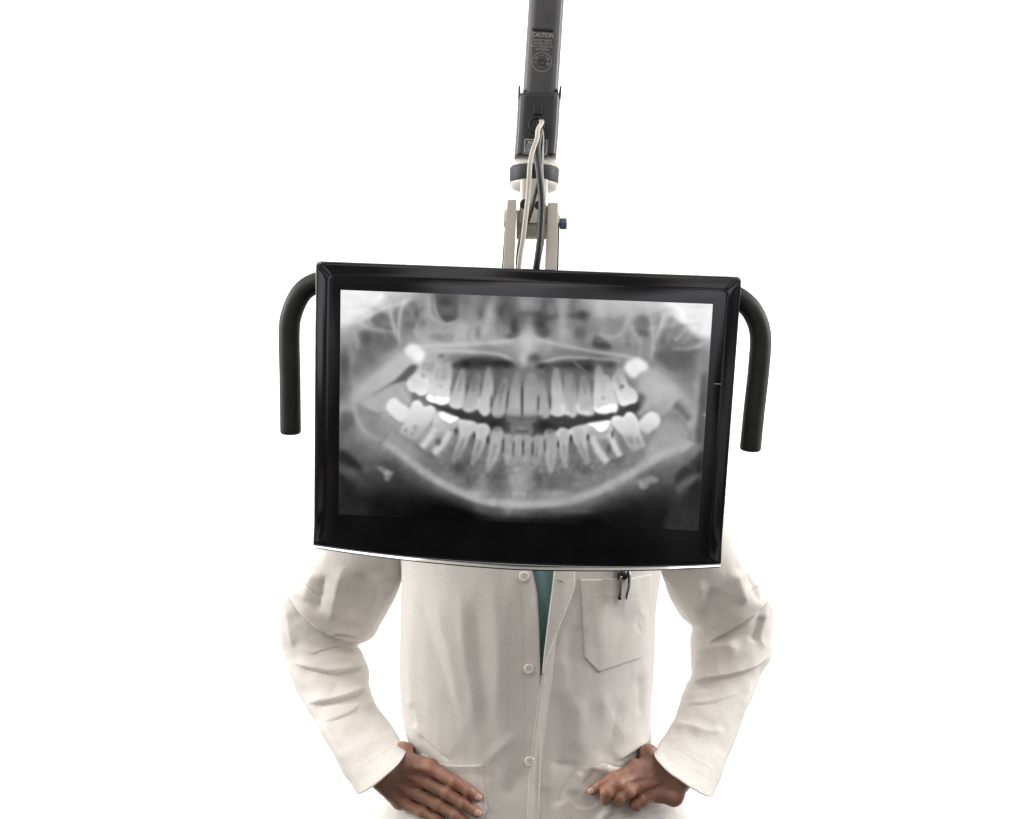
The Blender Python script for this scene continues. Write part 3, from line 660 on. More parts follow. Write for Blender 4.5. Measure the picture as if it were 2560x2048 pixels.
def build_monitor():
    mon = root('monitor', 'wide glossy black monitor showing a dental x-ray in front of the head', 'monitor', MON_LOC, MON_ROT)
    P = monitor_outline()
    low = np.clip((-.165 - P[:, 1]) / .02, 0, 1)         # the lower rim stays flat
    def ring(inset, y, lowscale=.15):
        k = inset * (1 - low * (1 - .2))
        x = P[:, 0] * (1 - inset / .262); z = P[:, 1] * (1 - k / .187)
        yy = .0006 + (y - .0006) * (1 - low * (1 - lowscale)) if y < .0072 else np.full(len(P), y)
        return np.c_[x, yy, z]
    rings = [ring(.0045, .0225), ring(.0, .0200), ring(0, .0075)]
    for ins, y in ((.0002, .0066), (.0006, .0058), (.0012, .0052), (.0022, .0047), (.0050, .0039), (.0090, .0027), (.0125, .0017), (.0148, .0011), (.0160, .0008), (.0170, .00065)):
        rings.append(ring(ins, y))
    rings.append(ring(.0185, .0006)); rings.append(ring(.030, .0006))
    n = len(P)
    V = np.vstack(rings); Fc = [tuple(f) for f in grid_faces(len(rings), n)]
    Fc.append(tuple(range((len(rings) - 1) * n, len(rings) * n)))
    mesh_obj('bezel', V, Fc, M['bezel'], mon, world_coords=False)
    # rear housing
    secs = []
    for s, y in ((.975, .0205), (.985, .0230), (.985, .034), (.95, .042), (.80, .050), (.60, .054)):
        secs.append(np.c_[P[:, 0] * s, np.full(n, y), P[:, 1] * s])
    V = np.vstack(secs); Fc = [tuple(f) for f in grid_faces(len(secs), n)] + [tuple(range(n))[::-1], tuple(range((len(secs) - 1) * n, len(secs) * n))]
    hs = mesh_obj('housing', V, Fc, M['housing'], mon, world_coords=False)
    # ventilation ribs down the right-hand side
    z = .030; rib = None
    while z > -.125:
        v, f = box_between((.2605, .028, z), (.0035, 0, 0), (0, .006, 0), (0, 0, .0036))
        if rib is None:
            rib = mesh_obj('vent_rib', v - np.array([0, 0, z]), f, M['housing'], hs, False, False); rib.location = (0, 0, z); bevel(rib, .001, 2)
        else:
            c = rib.copy(); COL.objects.link(c); c.location = (0, 0, z); c.parent = hs
        z -= .0118
    # chrome strip under the black front, then a thin dark lip
    xs = np.linspace(-.2616, .2607, 90)
    def strip(prof):
        rows = []
        for y, dz in prof:
            rows.append(np.array([(x, y, bottom_edge(x) + dz(1 - abs(x) / .262)) for x in xs]))
        V = np.vstack(rows); return V, [tuple(f) for f in grid_faces(len(rows), len(xs), False)]
    V, Fc = strip([(.0010, lambda u: .0006), (.0007, lambda u: -.0002), (.0016, lambda u: -.0010 - .0003 * u), (.0050, lambda u: -.0034 - .0014 * u), (.0080, lambda u: -.0056 - .0021 * u), (.0088, lambda u: -.0061 - .0024 * u)])
    mesh_obj('chrome_trim', V, Fc, M['chrome'], mon, world_coords=False)
    V, Fc = strip([(.0087, lambda u: -.0061 - .0024 * u), (.0090, lambda u: -.0070 - .0028 * u), (.030, lambda u: -.0072 - .0034 * u), (.030, lambda u: .006)])
    mesh_obj('bottom_lip', V, Fc, M['dark'], mon, world_coords=False)
    # screen: the radiograph is the picture it shows
    X, sc = xray_canvas()
    nx, nz = 520, 325
    u, v = np.meshgrid(np.linspace(0, 1, nx), np.linspace(0, 1, nz))
    src = [(0, 0), (1, 0), (1, 1), (0, 1)]; dst = [(27, 58), (2121, 136), (2031, 1411), (13, 1316)]
    A = []; B = []
    for (a, b), (x, y) in zip(src, dst):
        A += [[a, b, 1, 0, 0, 0, -x * a, -x * b], [0, 0, 0, a, b, 1, -y * a, -y * b]]; B += [x, y]
    h = np.linalg.solve(np.array(A, float), np.array(B, float))
    w = h[6] * u + h[7] * v + 1
    px = (h[0] * u + h[1] * v + h[2]) / w / sc - .5; py = (h[3] * u + h[4] * v + h[5]) / w / sc - .5
    x0 = np.clip(px.astype(int), 0, X.shape[1] - 2); y0 = np.clip(py.astype(int), 0, X.shape[0] - 2); fx = px - x0; fy = py - y0
    g = (X[y0, x0] * (1 - fx) + X[y0, x0 + 1] * fx) * (1 - fy) + (X[y0 + 1, x0] * (1 - fx) + X[y0 + 1, x0 + 1] * fx) * fy
    g = np.clip(g / 255., 0, 1)
    lin = np.where(g < .04045, g / 12.92, ((g + .055) / 1.055) ** 2.4)
    V = np.c_[((u - .5) * SCR_W).ravel(), np.zeros(nx * nz), ((.5 - v) * SCR_H).ravel()]
    scr = mesh_obj('screen', V, grid_faces(nz, nx, False)[:, ::-1], None, mon, world_coords=False)
    ca = scr.data.color_attributes.new('radiograph', 'FLOAT_COLOR', 'POINT')
    ca.data.foreach_set('color', np.c_[np.repeat(lin.ravel()[:, None], 3, 1), np.ones(nx * nz)].astype(np.float32).ravel())
    m = material('lit_screen', (.004, .004, .004), .16, 0, .35)
    at_n = m.node_tree.nodes.new('ShaderNodeAttribute'); at_n.attribute_name = 'radiograph'
    b = m.node_tree.nodes['Principled BSDF']
    m.node_tree.links.new(at_n.outputs['Color'], b.inputs['Emission Color']); b.inputs['Emission Strength'].default_value = .79
    scr.data.materials.append(m)
    tag(scr, 'lit screen with a grey panoramic x-ray of teeth and jaw')
    # pale dash on the right-hand bezel: a reflection put in as a solid mark
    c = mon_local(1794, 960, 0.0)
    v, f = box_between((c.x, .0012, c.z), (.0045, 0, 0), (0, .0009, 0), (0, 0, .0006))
    mesh_obj('reflection_dash', v, f, M['ink'], mon, False, False)
    # grab handles
    left = [(830, 700), (785, 710), (752, 735), (729, 785), (723, 835), (725, 950), (726.5, 1078)]
    right = [(1815, 728), (1857, 753), (1885, 786), (1901, 838), (1897, 920), (1885, 1030), (1876, 1120)]
    for name, path in (('left', left), ('right', right)):
        p = [mon_local(x, y, .034) for x, y in path]
        V, Fc = tube(p, .0134, 28, 8, round_end=True)
        hd = mesh_obj('handle', V, Fc, M['handle'], mon, world_coords=False)
        tag(hd, f'curved black grab handle on the {name} of the screen')
    # mounting plate behind
    v, f = box_between((-.005, .060, .06), (.06, 0, 0), (0, .007, 0), (0, 0, .075))
    bevel(mesh_obj('mounting_plate', v, f, M['housing'], mon, False, False), .003)
    return mon
build_monitor()

# =====================================================================  ceiling arm
def frame_vec(sx0, sx1, sy, Y): return (at(sx1, sy, Y) - at(sx0, sy, Y)) * .5

def px_loft(rows, expo, hd, seg=48):
    """rows: (y pixel, left x, right x, Y)"""
    secs = []
    for k, (sy, l, r, Y) in enumerate(rows):
        d = hd[k] if isinstance(hd, (list, tuple)) else hd
        secs.append((at((l + r) / 2, sy, Y), frame_vec(l, r, sy, Y), Vector((0, d, 0))))
    return loft(secs, expo, seg)

def text_mesh(s, size, offset=0.0):
    cu = bpy.data.curves.new('t', 'FONT'); cu.body = s; cu.size = size; cu.align_x = 'CENTER'; cu.align_y = 'CENTER'
    cu.offset = offset; cu.resolution_u = 3; cu.extrude = .00012
    o = bpy.data.objects.new('t', cu); COL.objects.link(o)
    dg = bpy.context.evaluated_depsgraph_get()
    me = bpy.data.meshes.new_from_object(o.evaluated_get(dg))
    V = np.array([tuple(v.co) for v in me.vertices]); Fc = [tuple(p.vertices) for p in me.polygons]
    bpy.data.objects.remove(o); bpy.data.curves.remove(cu); bpy.data.meshes.remove(me)
    return V, Fc

def on_plane(V, c, ex, ez, ey):
    c, ex, ez, ey = map(np.array, (c, ex, ez, ey))
    return c + V[:, :1] * ex + V[:, 1:2] * ez + V[:, 2:3] * ey

def ring_flat(r, w, n=48, a0=0, a1=2 * math.pi):
    th = np.linspace(a0, a1, n + 1)
    V = np.vstack([np.c_[(r - w / 2) * np.cos(th), (r - w / 2) * np.sin(th), 0 * th], np.c_[(r + w / 2) * np.cos(th), (r + w / 2) * np.sin(th), 0 * th]])
    return V, [(i, i + 1, n + 2 + i, n + 1 + i) for i in range(n)]

def flat_rect(cx, cy, w, h):
    return np.array([(cx - w / 2, cy - h / 2, 0), (cx + w / 2, cy - h / 2, 0), (cx + w / 2, cy + h / 2, 0), (cx - w / 2, cy + h / 2, 0)], float), [(0, 1, 2, 3)]

def build_arm():
    base = at(1345, 540, 1.49)
    arm = root('ceiling_mount', 'dark grey hanging arm with cream tilt bracket carrying the monitor', 'monitor mount', base)
    YB = 1.535                                                  # centre depth of the boom
    hd = .031
    rows = [(sy, 1322 + (1306.4 - 1322) * sy / 244, 1410 + (1394 - 1410) * sy / 249, YB) for sy in (-900, -400, 0, 120, 250, 330)]
    boom = mesh_obj('boom', *px_loft(rows, 5.0, hd), M['arm'], arm)
    # lower cover: a channel round the boom, its side cheeks standing a little higher
    YC = 1.530
    rows = [(s, l, r, YC) for s, l, r in ((252, 1295, 1399.5), (262, 1294.3, 1399), (340, 1289.8, 1394.8), (398, 1285.3, 1390.3), (404, 1285.6, 1390))]
    front = px_loft(rows, 6.5, .041)
    cheeks = []
    for l0, r0, l1, r1 in ((1295.4, 1300.8, 1294.2, 1299.6), (1397, 1402.2, 1394.6, 1399.6)):
        cheeks.append(px_loft([(232, l0, r0, YC), (233, l0, r0, YC), (264, l1, r1, YC)], 8, .034, 24))
    mesh_obj('arm_cover', *join(front, *cheeks), M['cover'], arm)
    # printed warning and adjuster dial on the boom
    yf = YB - hd - .0008
    s = yf / F                                                  # metres per photograph pixel on the front face
    ax = Vector((1, 0, .0)); up = (at(1366, 0, 1.5) - at(1350, 247, 1.5)).normalized(); ax = up.cross(Vector((0, 1, 0))).normalized() * 1
    if ax.x < 0: ax = -ax
    ey = Vector((0, -1, 0))
    prints = []
    def pr(txt, sx, sy, size_px, width_px, bold=0.0):
        V, Fc = text_mesh(txt, size_px * s * 1.35, bold * s)
        w = np.ptp(V[:, 0]); V[:, 0] *= width_px * s / w
        prints.append((on_plane(V, at(sx, sy, yf), ax, up, ey), Fc))
    pr('CAUTION', 1358, 88.5, 11.5, 52, .55)
    for i, t in enumerate(('DO NOT ADJUST', 'UNLESS UNIT IS', 'FULLY HORIZONTAL', '(EXTENDED)')):
        pr(t, 1357.5 - i * .6, 101.5 + i * 7.6, 5.6, (45, 44, 54, 34)[i], .18)
    mesh_obj('warning_print', *join(*prints), M['ink'], boom if False else arm, False)
    dial = []
    dc = at(1354.5, 155.3, yf)
    R0 = 24.3 * s
    add = lambda vf: dial.append((on_plane(vf[0], dc, ax, up, ey), vf[1]))
    add(ring_flat(R0, 1.5 * s))
    for k, a in enumerate(np.radians(np.linspace(28, 152, 8))):
        sz = (4.6, 2.6, 2.2, 2.0, 2.0, 2.2, 2.6, 4.6)[k]
        v, f = flat_rect(0, 0, sz * s, 2.4 * s * (1.6 if k in (0, 7) else 1)); c_, s_ = math.cos(a), math.sin(a)
        v = np.c_[v[:, 0] * c_ - v[:, 1] * s_ + 17 * s * c_, v[:, 0] * s_ + v[:, 1] * c_ + 17 * s * s_, v[:, 2]]; add((v, f))
    add(flat_rect(-16 * s, -2.5 * s, 6 * s, 1.7 * s)); add(flat_rect(16 * s, -4 * s, 8 * s, 2 * s)); add(flat_rect(16 * s, -4 * s, 2 * s, 8.4 * s) if False else flat_rect(16 * s, -1.2 * s, 2 * s, 2.9 * s)); add(flat_rect(16 * s, -6.8 * s, 2 * s, 2.9 * s)); add(flat_rect(0, -11.5 * s, 6 * s, 1.3 * s))
    mesh_obj('dial_print', *join(*dial), M['ink'], arm, False)
    # recessed adjuster socket
    def disc(sx, sy, r_px, Y, depth, mat, name, parent, ratio=1.0):
        c = at(sx, sy, Y); r = r_px * Y / F
        V, Fc = loft([(c + Vector((0, k * depth, 0)), ax * r * q, up * r * q * ratio) for k, q in ((1, 1), (.0, 1), (-.12, .93), (-.12, .80), (.9, .74))], 2, 32)
        return mesh_obj(name, V, Fc, mat, parent)
    disc(1354.5, 156.5, 8.5, yf + .0006, .006, M['dark'], 'adjuster_socket', arm)
    # slot, cable grommet and rating plate on the cover
    yc = YC - .041 - .0006
    c = at(1345, 275, yc)
    bevel(mesh_obj('slot', *box_between(c, ax * (11 * yc / F), Vector((0, .0022, 0)), up * (11.5 * yc / F)), M['dark'], arm), .0008, 2)
    disc(1341, 313, 21, yc - .0004, .008, M['dark'], 'cable_grommet', arm)
    bevel(mesh_obj('slot', *box_between(at(1357, 74, yf), ax * (27 * yf / F), Vector((0, .0009, 0)), up * (3.2 * yf / F)), M['dark'], arm), .0005, 2)
    up2 = (at(1342, 340, 1.5) - at(1338, 402, 1.5)).normalized()
    pc = at(1339, 368, yc); sp = yc / F
    plate = mesh_obj('rating_plate', *box_between(pc, ax * 31 * sp, Vector((0, .0009, 0)), up2 * 22 * sp), M['arm'], arm); bevel(plate, .0006, 2)
    frame = []
    w, h, r, t = 28 * sp, 18 * sp, 4 * sp, 1.7 * sp
    inner, outer = [], []
    for cx, cy, a0 in ((w - r, h - r, 0), (-w + r, h - r, math.pi / 2), (-w + r, -h + r, math.pi), (w - r, -h + r, 1.5 * math.pi)):
        for a in np.linspace(a0, a0 + math.pi / 2, 6):
            inner.append((cx + (r - t) * math.cos(a), cy + (r - t) * math.sin(a), 0)); outer.append((cx + r * math.cos(a), cy + r * math.sin(a), 0))
    n = len(inner)
    pcf = pc + Vector((0, -.0014, 0))
    frame.append((on_plane(np.array(inner + outer), pcf, ax, up2, ey), [(i, (i + 1) % n, n + (i + 1) % n, n + i) for i in range(n)]))
    for t_, dx, dy, wd in (('MA', -14.5, 9.6, 12), ('CO', -17.5, .2, 11), ('LOA', -19, -9.4, 16)):
        V, Fc = text_mesh(t_, 8.6 * sp * 1.35, .35 * sp); V[:, 0] *= wd * sp / np.ptp(V[:, 0])
        frame.append((on_plane(V + np.array([dx * sp, dy * sp, 0]), pcf, ax, up2, ey), Fc))
    mesh_obj('plate_print', *join(*frame), M['white_plastic'], arm, False)
    # swivel collar: cream flange, black band, pale underside
    Yk = 1.522
    def turn(name, rows, mat, k=1.0):
        secs = []
        for sy, l, r in rows:
            a = frame_vec(l, r, sy, Yk) * k; h_ = a.length
            tilt = Vector((0, 1, 0)) * h_
            secs.append((at((l + r) / 2, sy, Yk), Vector((a.x, 0, -.035 * h_)), tilt))
        return mesh_obj(name, *loft(secs, 2.0, 64), mat, arm)
    turn('collar_flange', [(398, 1290, 1386), (399, 1286, 1390), (407, 1285, 1390.5), (409, 1283, 1392), (412, 1278, 1396), (421, 1276.5, 1397), (423, 1278, 1396)], M['cream'])
    turn('collar_band', [(421.5, 1277, 1396.5), (423, 1274.5, 1398), (427, 1274, 1398), (457, 1273.5, 1396.3), (459.5, 1275, 1395)], M['dark'])
    turn('collar_underside', [(458, 1275, 1395), (465, 1275, 1395), (473, 1279, 1391), (476, 1286, 1384)], M['cream'])
    # neck block with its two bolt holes, and the knuckle it ends in
    Yn = 1.500
    nb = px_loft([(455, 1300, 1369, Yn + .004), (500, 1300, 1368.5, Yn), (530, 1298, 1368, Yn), (565, 1293, 1367, Yn)], 7, [.022, .022, .022, .024])
    kc = at(1329, 562, Yn); ka = Vector((frame_vec(1291, 1367, 562, Yn).x, 0, 0))
    rr = 36 * Yn / F
    kn = loft([(kc - ka, Vector((0, rr, 0)), Vector((0, 0, rr))), (kc + ka, Vector((0, rr, 0)), Vector((0, 0, rr)))], 2, 48)
    neck = mesh_obj('neck', *join(nb, kn), M['cream'], arm); bevel(neck, .0008, 2)
    for sx, sy, r in ((1312.5, 510, 12.4), (1347, 513, 11)):
        c = at(sx, sy, Yn - .0226); q = r * Yn / F
        V, Fc = loft([(c + Vector((0, .004, 0)), Vector((q, 0, 0)), Vector((0, 0, q))), (c, Vector((q, 0, 0)), Vector((0, 0, q))), (c + Vector((0, .0005, 0)), Vector((q * .8, 0, 0)), Vector((0, 0, q * .8)))], 2, 32)
        mesh_obj('bolt_hole', V, Fc, M['dark'], arm)
    # tilt bracket: two upright cheeks down to the monitor's back
    Ye = 1.487
    for rows in (((508.5, 1268.5, 1291.5), (600, 1262, 1288), (690, 1257.5, 1285.5)), ((516, 1368.5, 1393.5), (600, 1365, 1392.5), (690, 1361.5, 1390))):
        secs = []
        for sy, l, r in rows:
            secs.append((at((l + r) / 2, sy, Ye), frame_vec(l, r, sy, Ye), Vector((0, .026, 0))))
        ck = mesh_obj('bracket_cheek', *loft(secs, 30, 40), M['cream'], arm); bevel(ck, .0012, 2)
        # dark strip along the outer face
        side = -1 if rows[0][1] < 1300 else 1
        sec2 = []
        for sy, l, r in ((545, rows[0][1] - 1.2, rows[0][2]), (690, rows[2][1] - .2, rows[2][2])):
            e = (l if side < 0 else r + 1.0) + side * 1.6
            sec2.append((at(e, sy, Ye + .008), Vector((2.2 * Ye / F, 0, 0)), Vector((0, .018, 0))))
        mesh_obj('cheek_side_strip', *loft(sec2, 12, 24), M['cover'], arm)
    # pivot washers and the blue clamp knob
    def xcyl(name, sx0, sx1, sy, Y, r_px, mat, seg=32, flat=False):
        r = r_px * Y / F
        secs = [(at(x, sy, Y), Vector((0, r * q, 0)), Vector((0, 0, r * q))) for x, q in ((sx0, .9), (sx0 + .12 * (sx1 - sx0), 1), (sx1 - .12 * (sx1 - sx0), 1), (sx1, .88))]
        o = mesh_obj(name, *loft(secs, 2, seg), mat, arm, not flat)
        return o
    xcyl('pivot_cap', 1267, 1259.5, 546, Ye, 23, M['cream'])
    xcyl('pivot_cap', 1392, 1397.5, 552, Ye, 21, M['cream'])
    xcyl('pivot_bolt', 1395, 1401, 559, Ye, 9, M['steel'])
    xcyl('clamp_knob', 1399.5, 1417, 559.5, Ye, 14.6, M['blue'], 8, True)
    return arm
build_arm()

# =====================================================================  cables
def cable(name, label, path, r_px, mat, aspect=1.0, twin=False):
    pts = [at(x, y, Y) for x, y, Y in path]
    rt = root(name, label, 'cable', pts[-1])
    r = r_px * 1.47 / F
    if twin:
        parts = []
        for sgn in (-1, 1):
            parts.append(tube([p + Vector((sgn * r * .92, 0, 0)) for p in pts], r, 14, 10))
        V, Fc = join(*parts)
    else:
        V, Fc = tube(pts, r, 18, 10, aspect)
    mesh_obj('sheath', V, Fc, mat, rt)
    e = pts[0]; d = (pts[0] - pts[1]).normalized()
    return rt
R2 = lambda x, y, Y: (1200 + x / 4.793, 340 + y / 4.793, Y)
cable('cream_cable', 'cream flat twin cable hanging in front of the black ones down to the monitor',
      [(1348, 296, 1.505), (1354.5, 306, 1.480)] + [(1345, 325, 1.468)] + [R2(x, y, Y) for x, y, Y in ((684, 30, 1.462), (640, 150, 1.458), (604, 300, 1.452), (592, 450, 1.450), (583, 620, 1.450), (568, 800, 1.448), (544, 1000, 1.446), (514, 1250, 1.446), (485, 1420, 1.448), (462, 1620, 1.452))],
      3.1, M['cable_cream'], twin=True)
cable('black_cable', 'thick black cable curving down right of the cream cable', [(1346, 302, 1.505), (1348, 318, 1.478)] + [R2(x, y, Y) for x, y, Y in ((705, 20, 1.470), (682, 150, 1.466), (690, 300, 1.460), (712, 480, 1.456), (733, 680, 1.456), (738, 850, 1.456), (728, 1050, 1.456), (716, 1250, 1.456), (692, 1450, 1.458), (662, 1640, 1.464))],
      8.0, M['cable_black'])
cable('black_cable', 'thin black cable slanting behind the cream cable', [(1342, 318, 1.502), (1351, 335, 1.484)] + [R2(x, y, Y) for x, y, Y in ((738, 40, 1.480), (742, 250, 1.476), (728, 430, 1.472), (690, 600, 1.468), (645, 780, 1.464), (585, 980, 1.462), (505, 1160, 1.460), (465, 1350, 1.460), (446, 1640, 1.466))],
      5.2, M['cable_black'])
cable('grey_cable', 'slim pale cable edging the thick black cable on its right', [(1352, 312, 1.502), (1357, 330, 1.482)] + [R2(x, y, Y) for x, y, Y in ((758, 60, 1.478), (752, 250, 1.472), (748, 400, 1.468), (760, 560, 1.466), (772, 720, 1.466), (778, 880, 1.466), (770, 1050, 1.466), (764, 1250, 1.468), (728, 1450, 1.468), (700, 1640, 1.470))],
      2.0, M['cable_cream'])

# =====================================================================  cloth surfaces: lofts with sculpted folds
def stroke_disp(S, st):
    """height (m) that one fold stroke adds at photograph positions S"""
    kind, pts = st[0], catmull(st[1], 6)
    R = (st[2] * 3 if kind == 'r' else max(st[2], st[4]) * 4)
    lo, hi = pts.min(0) - R, pts.max(0) + R
    idx = np.where((S[:, 0] > lo[0]) & (S[:, 0] < hi[0]) & (S[:, 1] > lo[1]) & (S[:, 1] < hi[1]))[0]
    if not len(idx): return idx, None
    P = S[idx]; D = np.full(len(P), 1e9); Sg = np.zeros(len(P)); T = np.zeros(len(P)); n = len(pts) - 1
    for i in range(n):
        d = pts[i + 1] - pts[i]; L = d @ d + 1e-9; o = P - pts[i]
        t = np.clip((o @ d) / L, 0, 1); e = o - t[:, None] * d; r = np.hypot(e[:, 0], e[:, 1])
        k = r < D
        s = (d[0] * e[:, 1] - d[1] * e[:, 0])
        D[k] = r[k]; Sg[k] = np.sign(s[k]); T[k] = ((i + t) / n)[k]
    taper = np.clip(T / .25, 0, 1) * np.clip((1 - T) / .25, 0, 1); taper = taper * taper * (3 - 2 * taper)
    if kind == 'r':
        h = st[3] * np.exp(-(D / st[2]) ** 1.45) * taper
    else:
        below = st[5] * np.exp(-D / st[4]); above = st[3] * np.exp(-D / st[2])
        b = .5 + .5 * np.tanh(Sg * D / 1.6)
        h = (above * (1 - b) + below * b) * taper
    return idx, h * .001

def soft_noise(P, scale, seed, octaves=3):
    rng = np.random.RandomState(seed); out = np.zeros(len(P)); amp = 1.
    for o in range(octaves):
        for k in range(5):
            d = rng.randn(3); d /= np.linalg.norm(d)
            q = P @ d * (2 * math.pi / scale) * (2 ** o) + rng.rand() * 9
            out += amp * np.sin(q + 1.3 * np.sin(P @ rng.randn(3) / scale * 4 + rng.rand() * 6)) / 5
        amp *= .5
    return out

def grid_normals(G, wrap=True):
    du = np.gradient(G, axis=0)
    dv = (np.roll(G, -1, 1) - np.roll(G, 1, 1)) if wrap else np.gradient(G, axis=1)
    n = np.cross(du, dv); n /= np.linalg.norm(n, axis=2)[..., None] + 1e-12
    c = G.mean(1, keepdims=True)
    if ((G - c) * n).sum(2).mean() < 0: n = -n
    return n

def sculpt(G, strokes, noise_amp, seed, wrap=True, stretch=(1, 1, 1)):
    N = grid_normals(G, wrap); V = G.reshape(-1, 3).copy(); n = N.reshape(-1, 3)
    S = project(V)
    view = V - np.array(CAM); view /= np.linalg.norm(view, axis=1)[:, None]
    face = np.clip(-(n * view).sum(1) * 1.8, 0, 1)
    d = np.zeros(len(V))
    for st in strokes:
        idx, h = stroke_disp(S, st)
        if h is not None: d[idx] += h
    V += n * (d * face)[:, None]
    q = soft_noise(V * np.array(stretch), .075, seed); r = soft_noise(V * np.array(stretch), .11, seed + 40, 2)
    V += n * (noise_amp * (q + 1.6 * (.5 - np.abs(r))))[:, None]           # soft drape plus a few sharper ridges
    return V.reshape(G.shape)

def spline_rows(table, n):
    """table rows: (key, values...) resampled to n rows, smooth"""
    t = np.array(table, float); k = t[:, 0]
    q = np.linspace(k[0], k[-1], n)
    # monotone-ish: Catmull-Rom on the non-uniform key
    out = np.zeros((n, t.shape[1])); out[:, 0] = q
    i = np.clip(np.searchsorted(k, q, 'right') - 1, 0, len(k) - 2)
    m = np.gradient(t[:, 1:], k, axis=0)
    h = (k[i + 1] - k[i])[:, None]; u = ((q - k[i])[:, None]) / h
    out[:, 1:] = (2 * u ** 3 - 3 * u ** 2 + 1) * t[i, 1:] + (u ** 3 - 2 * u ** 2 + u) * h * m[i] + (-2 * u ** 3 + 3 * u ** 2) * t[i + 1, 1:] + (u ** 3 - u ** 2) * h * m[i + 1]
    return out

YT = 2.0                                                     # depth of the torso's middle
TORSO = [  # y pixel, left x, right x, half depth
    (1085, 1175, 1440, .075), (1110, 1130, 1490, .085), (1150, 1050, 1580, .098), (1200, 985, 1668, .112), (1300, 990, 1662, .125), (1420, 1006, 1650, .132),
    (1513, 1004, 1637, .134), (1610, 1002, 1634, .135), (1700, 1002, 1629, .136), (1757, 1005, 1625, .136), (1806, 1012, 1625, .136),
    (1850, 1024, 1624, .136), (1885, 1030, 1616, .137), (1930, 1015, 1640, .140), (1980, 978, 1685, .146), (2016, 957, 1708, .150), (2060, 940, 1714, .153), (2200, 915, 1735, .158), (2420, 900, 1750, .162)]

def torso_grid(nr, nc, k=1.0, dd=0.0, last=2420, expo=2.55):
    tb = spline_rows(TORSO, nr)
    th = np.linspace(0, 2 * math.pi, nc, endpoint=False)
    th = th - .28 * np.sin(2 * th) * .0                      # even spacing
    G = np.zeros((nr, nc, 3))
    for i, (sy, l, r, hd) in enumerate(tb):
        a = at(l, sy, YT); b = at(r, sy, YT); c = (a + b) * .5; w = (b.x - a.x) * .5 * k; h = hd - dd
        G[i, :, 0] = c.x + w * sgn_pow(np.sin(th), 2 / expo)
        G[i, :, 1] = YT - h * sgn_pow(np.cos(th), 2 / expo)
        G[i, :, 2] = c.z
    return G

R7 = lambda *p: [(680 + x / 2.6625, 1400 + y / 2.6625) for x, y in p]
R8 = lambda *p: [(1280 + x / 2.6618, 1400 + y / 2.6618) for x, y in p]
TORSO_FOLDS = [
    ('r', R7((960, 150), (1010, 360), (1080, 560), (1150, 780), (1215, 1000), (1250, 1200)), 19, -2.4),
    ('r', R7((1080, 150), (1120, 400), (1180, 640), (1215, 860), (1270, 1080)), 18, 2.4),
    ('r', R7((1330, 200), (1370, 450), (1385, 720), (1410, 980), (1400, 1250)), 20, -3.0),
    ('r', R7((1250, 120), (1260, 420), (1290, 700), (1330, 950), (1340, 1200)), 18, 2.2),
    ('r', R7((1480, 100), (1500, 400), (1510, 700), (1530, 1000)), 18, 2.0),
    ('r', R7((890, 300), (900, 600), (915, 850), (960, 1050)), 16, 2.5),
    ('r', R7((905, 900), (950, 1000), (975, 1110), (1010, 1200)), 9, 3.5),
    ('r', R7((930, 940), (940, 1040), (965, 1120)), 8, -4.0),
    ('c', R7((955, 1120), (1040, 1210), (1120, 1280), (1195, 1345)), 18, 2.5, 14, -4.0),
    ('r', R7((1440, 1380), (1470, 1300), (1560, 1220), (1640, 1150)), 14, 2.0),
    ('r', R7((1560, 1600), (1620, 1480), (1690, 1400)), 26, -3.5),
    ('r', R7((1430, 1420), (1440, 1560), (1440, 1700)), 12, 3.0),
    # right-hand panel
    ('r', R8((560, 850), (640, 1000), (720, 1130), (800, 1220)), 26, 2.6),
    ('r', R8((700, 900), (690, 1080), (640, 1250), (560, 1360)), 22, -4.2),
    ('r', R8((300, 860), (330, 1050), (330, 1250), (300, 1500)), 24, -2.8),
    ('r', R8((420, 900), (450, 1100), (420, 1300)), 24, 2.4),
    ('c', R8((690, 1352), (760, 1305), (850, 1250), (930, 1195)), 20, 5.5, 16, -6.0),
    ('r', R8((880, 640), (900, 800), (890, 960), (910, 1120)), 12, 3.2),
    ('r', R8((840, 760), (850, 900), (850, 1050)), 12, -2.4),
    ('r', R8((250, 1350), (360, 1370), (450, 1360)), 10, -2.0),
    ('r', R8((215, 1500), (220, 1620), (225, 1760)), 12, -3.0),
    ('r', R8((300, 1600), (330, 1680), (390, 1760)), 14, 4.0),
    ('r', R8((560, 1750), (640, 1660), (720, 1600)), 9, 3.5),
    ('c', R8((740, 1725), (900, 1690), (1020, 1655), (1140, 1600)), 12, -3, 14, 3),
    ('r', R8((460, 420), (400, 560), (340, 700)), 20, -2.0),
]
person = root('person', 'person in an open white lab coat with hands on hips behind the monitor', 'person', (0, YT, at(1300, 2420, YT).z))
nr, nc = 360, 360
TG = sculpt(torso_grid(nr, nc), TORSO_FOLDS, .0009, 3, stretch=(1, 1, .28))
TV = TG.reshape(-1, 3); TF = grid_faces(nr, nc)
BVH = BVHTree.FromPolygons([tuple(v) for v in TV], [tuple(int(k) for k in f) for f in TF])

def surf(sx, sy):
    d = (at(sx, sy, 2.0) - CAM).normalized()
    loc, nor, idx, dist = BVH.ray_cast(CAM, d)
    if loc is None:
        loc, nor, idx, dist = BVH.find_nearest(at(sx, sy, YT))
    if nor.dot(d) > 0: nor = -nor
    return loc, nor

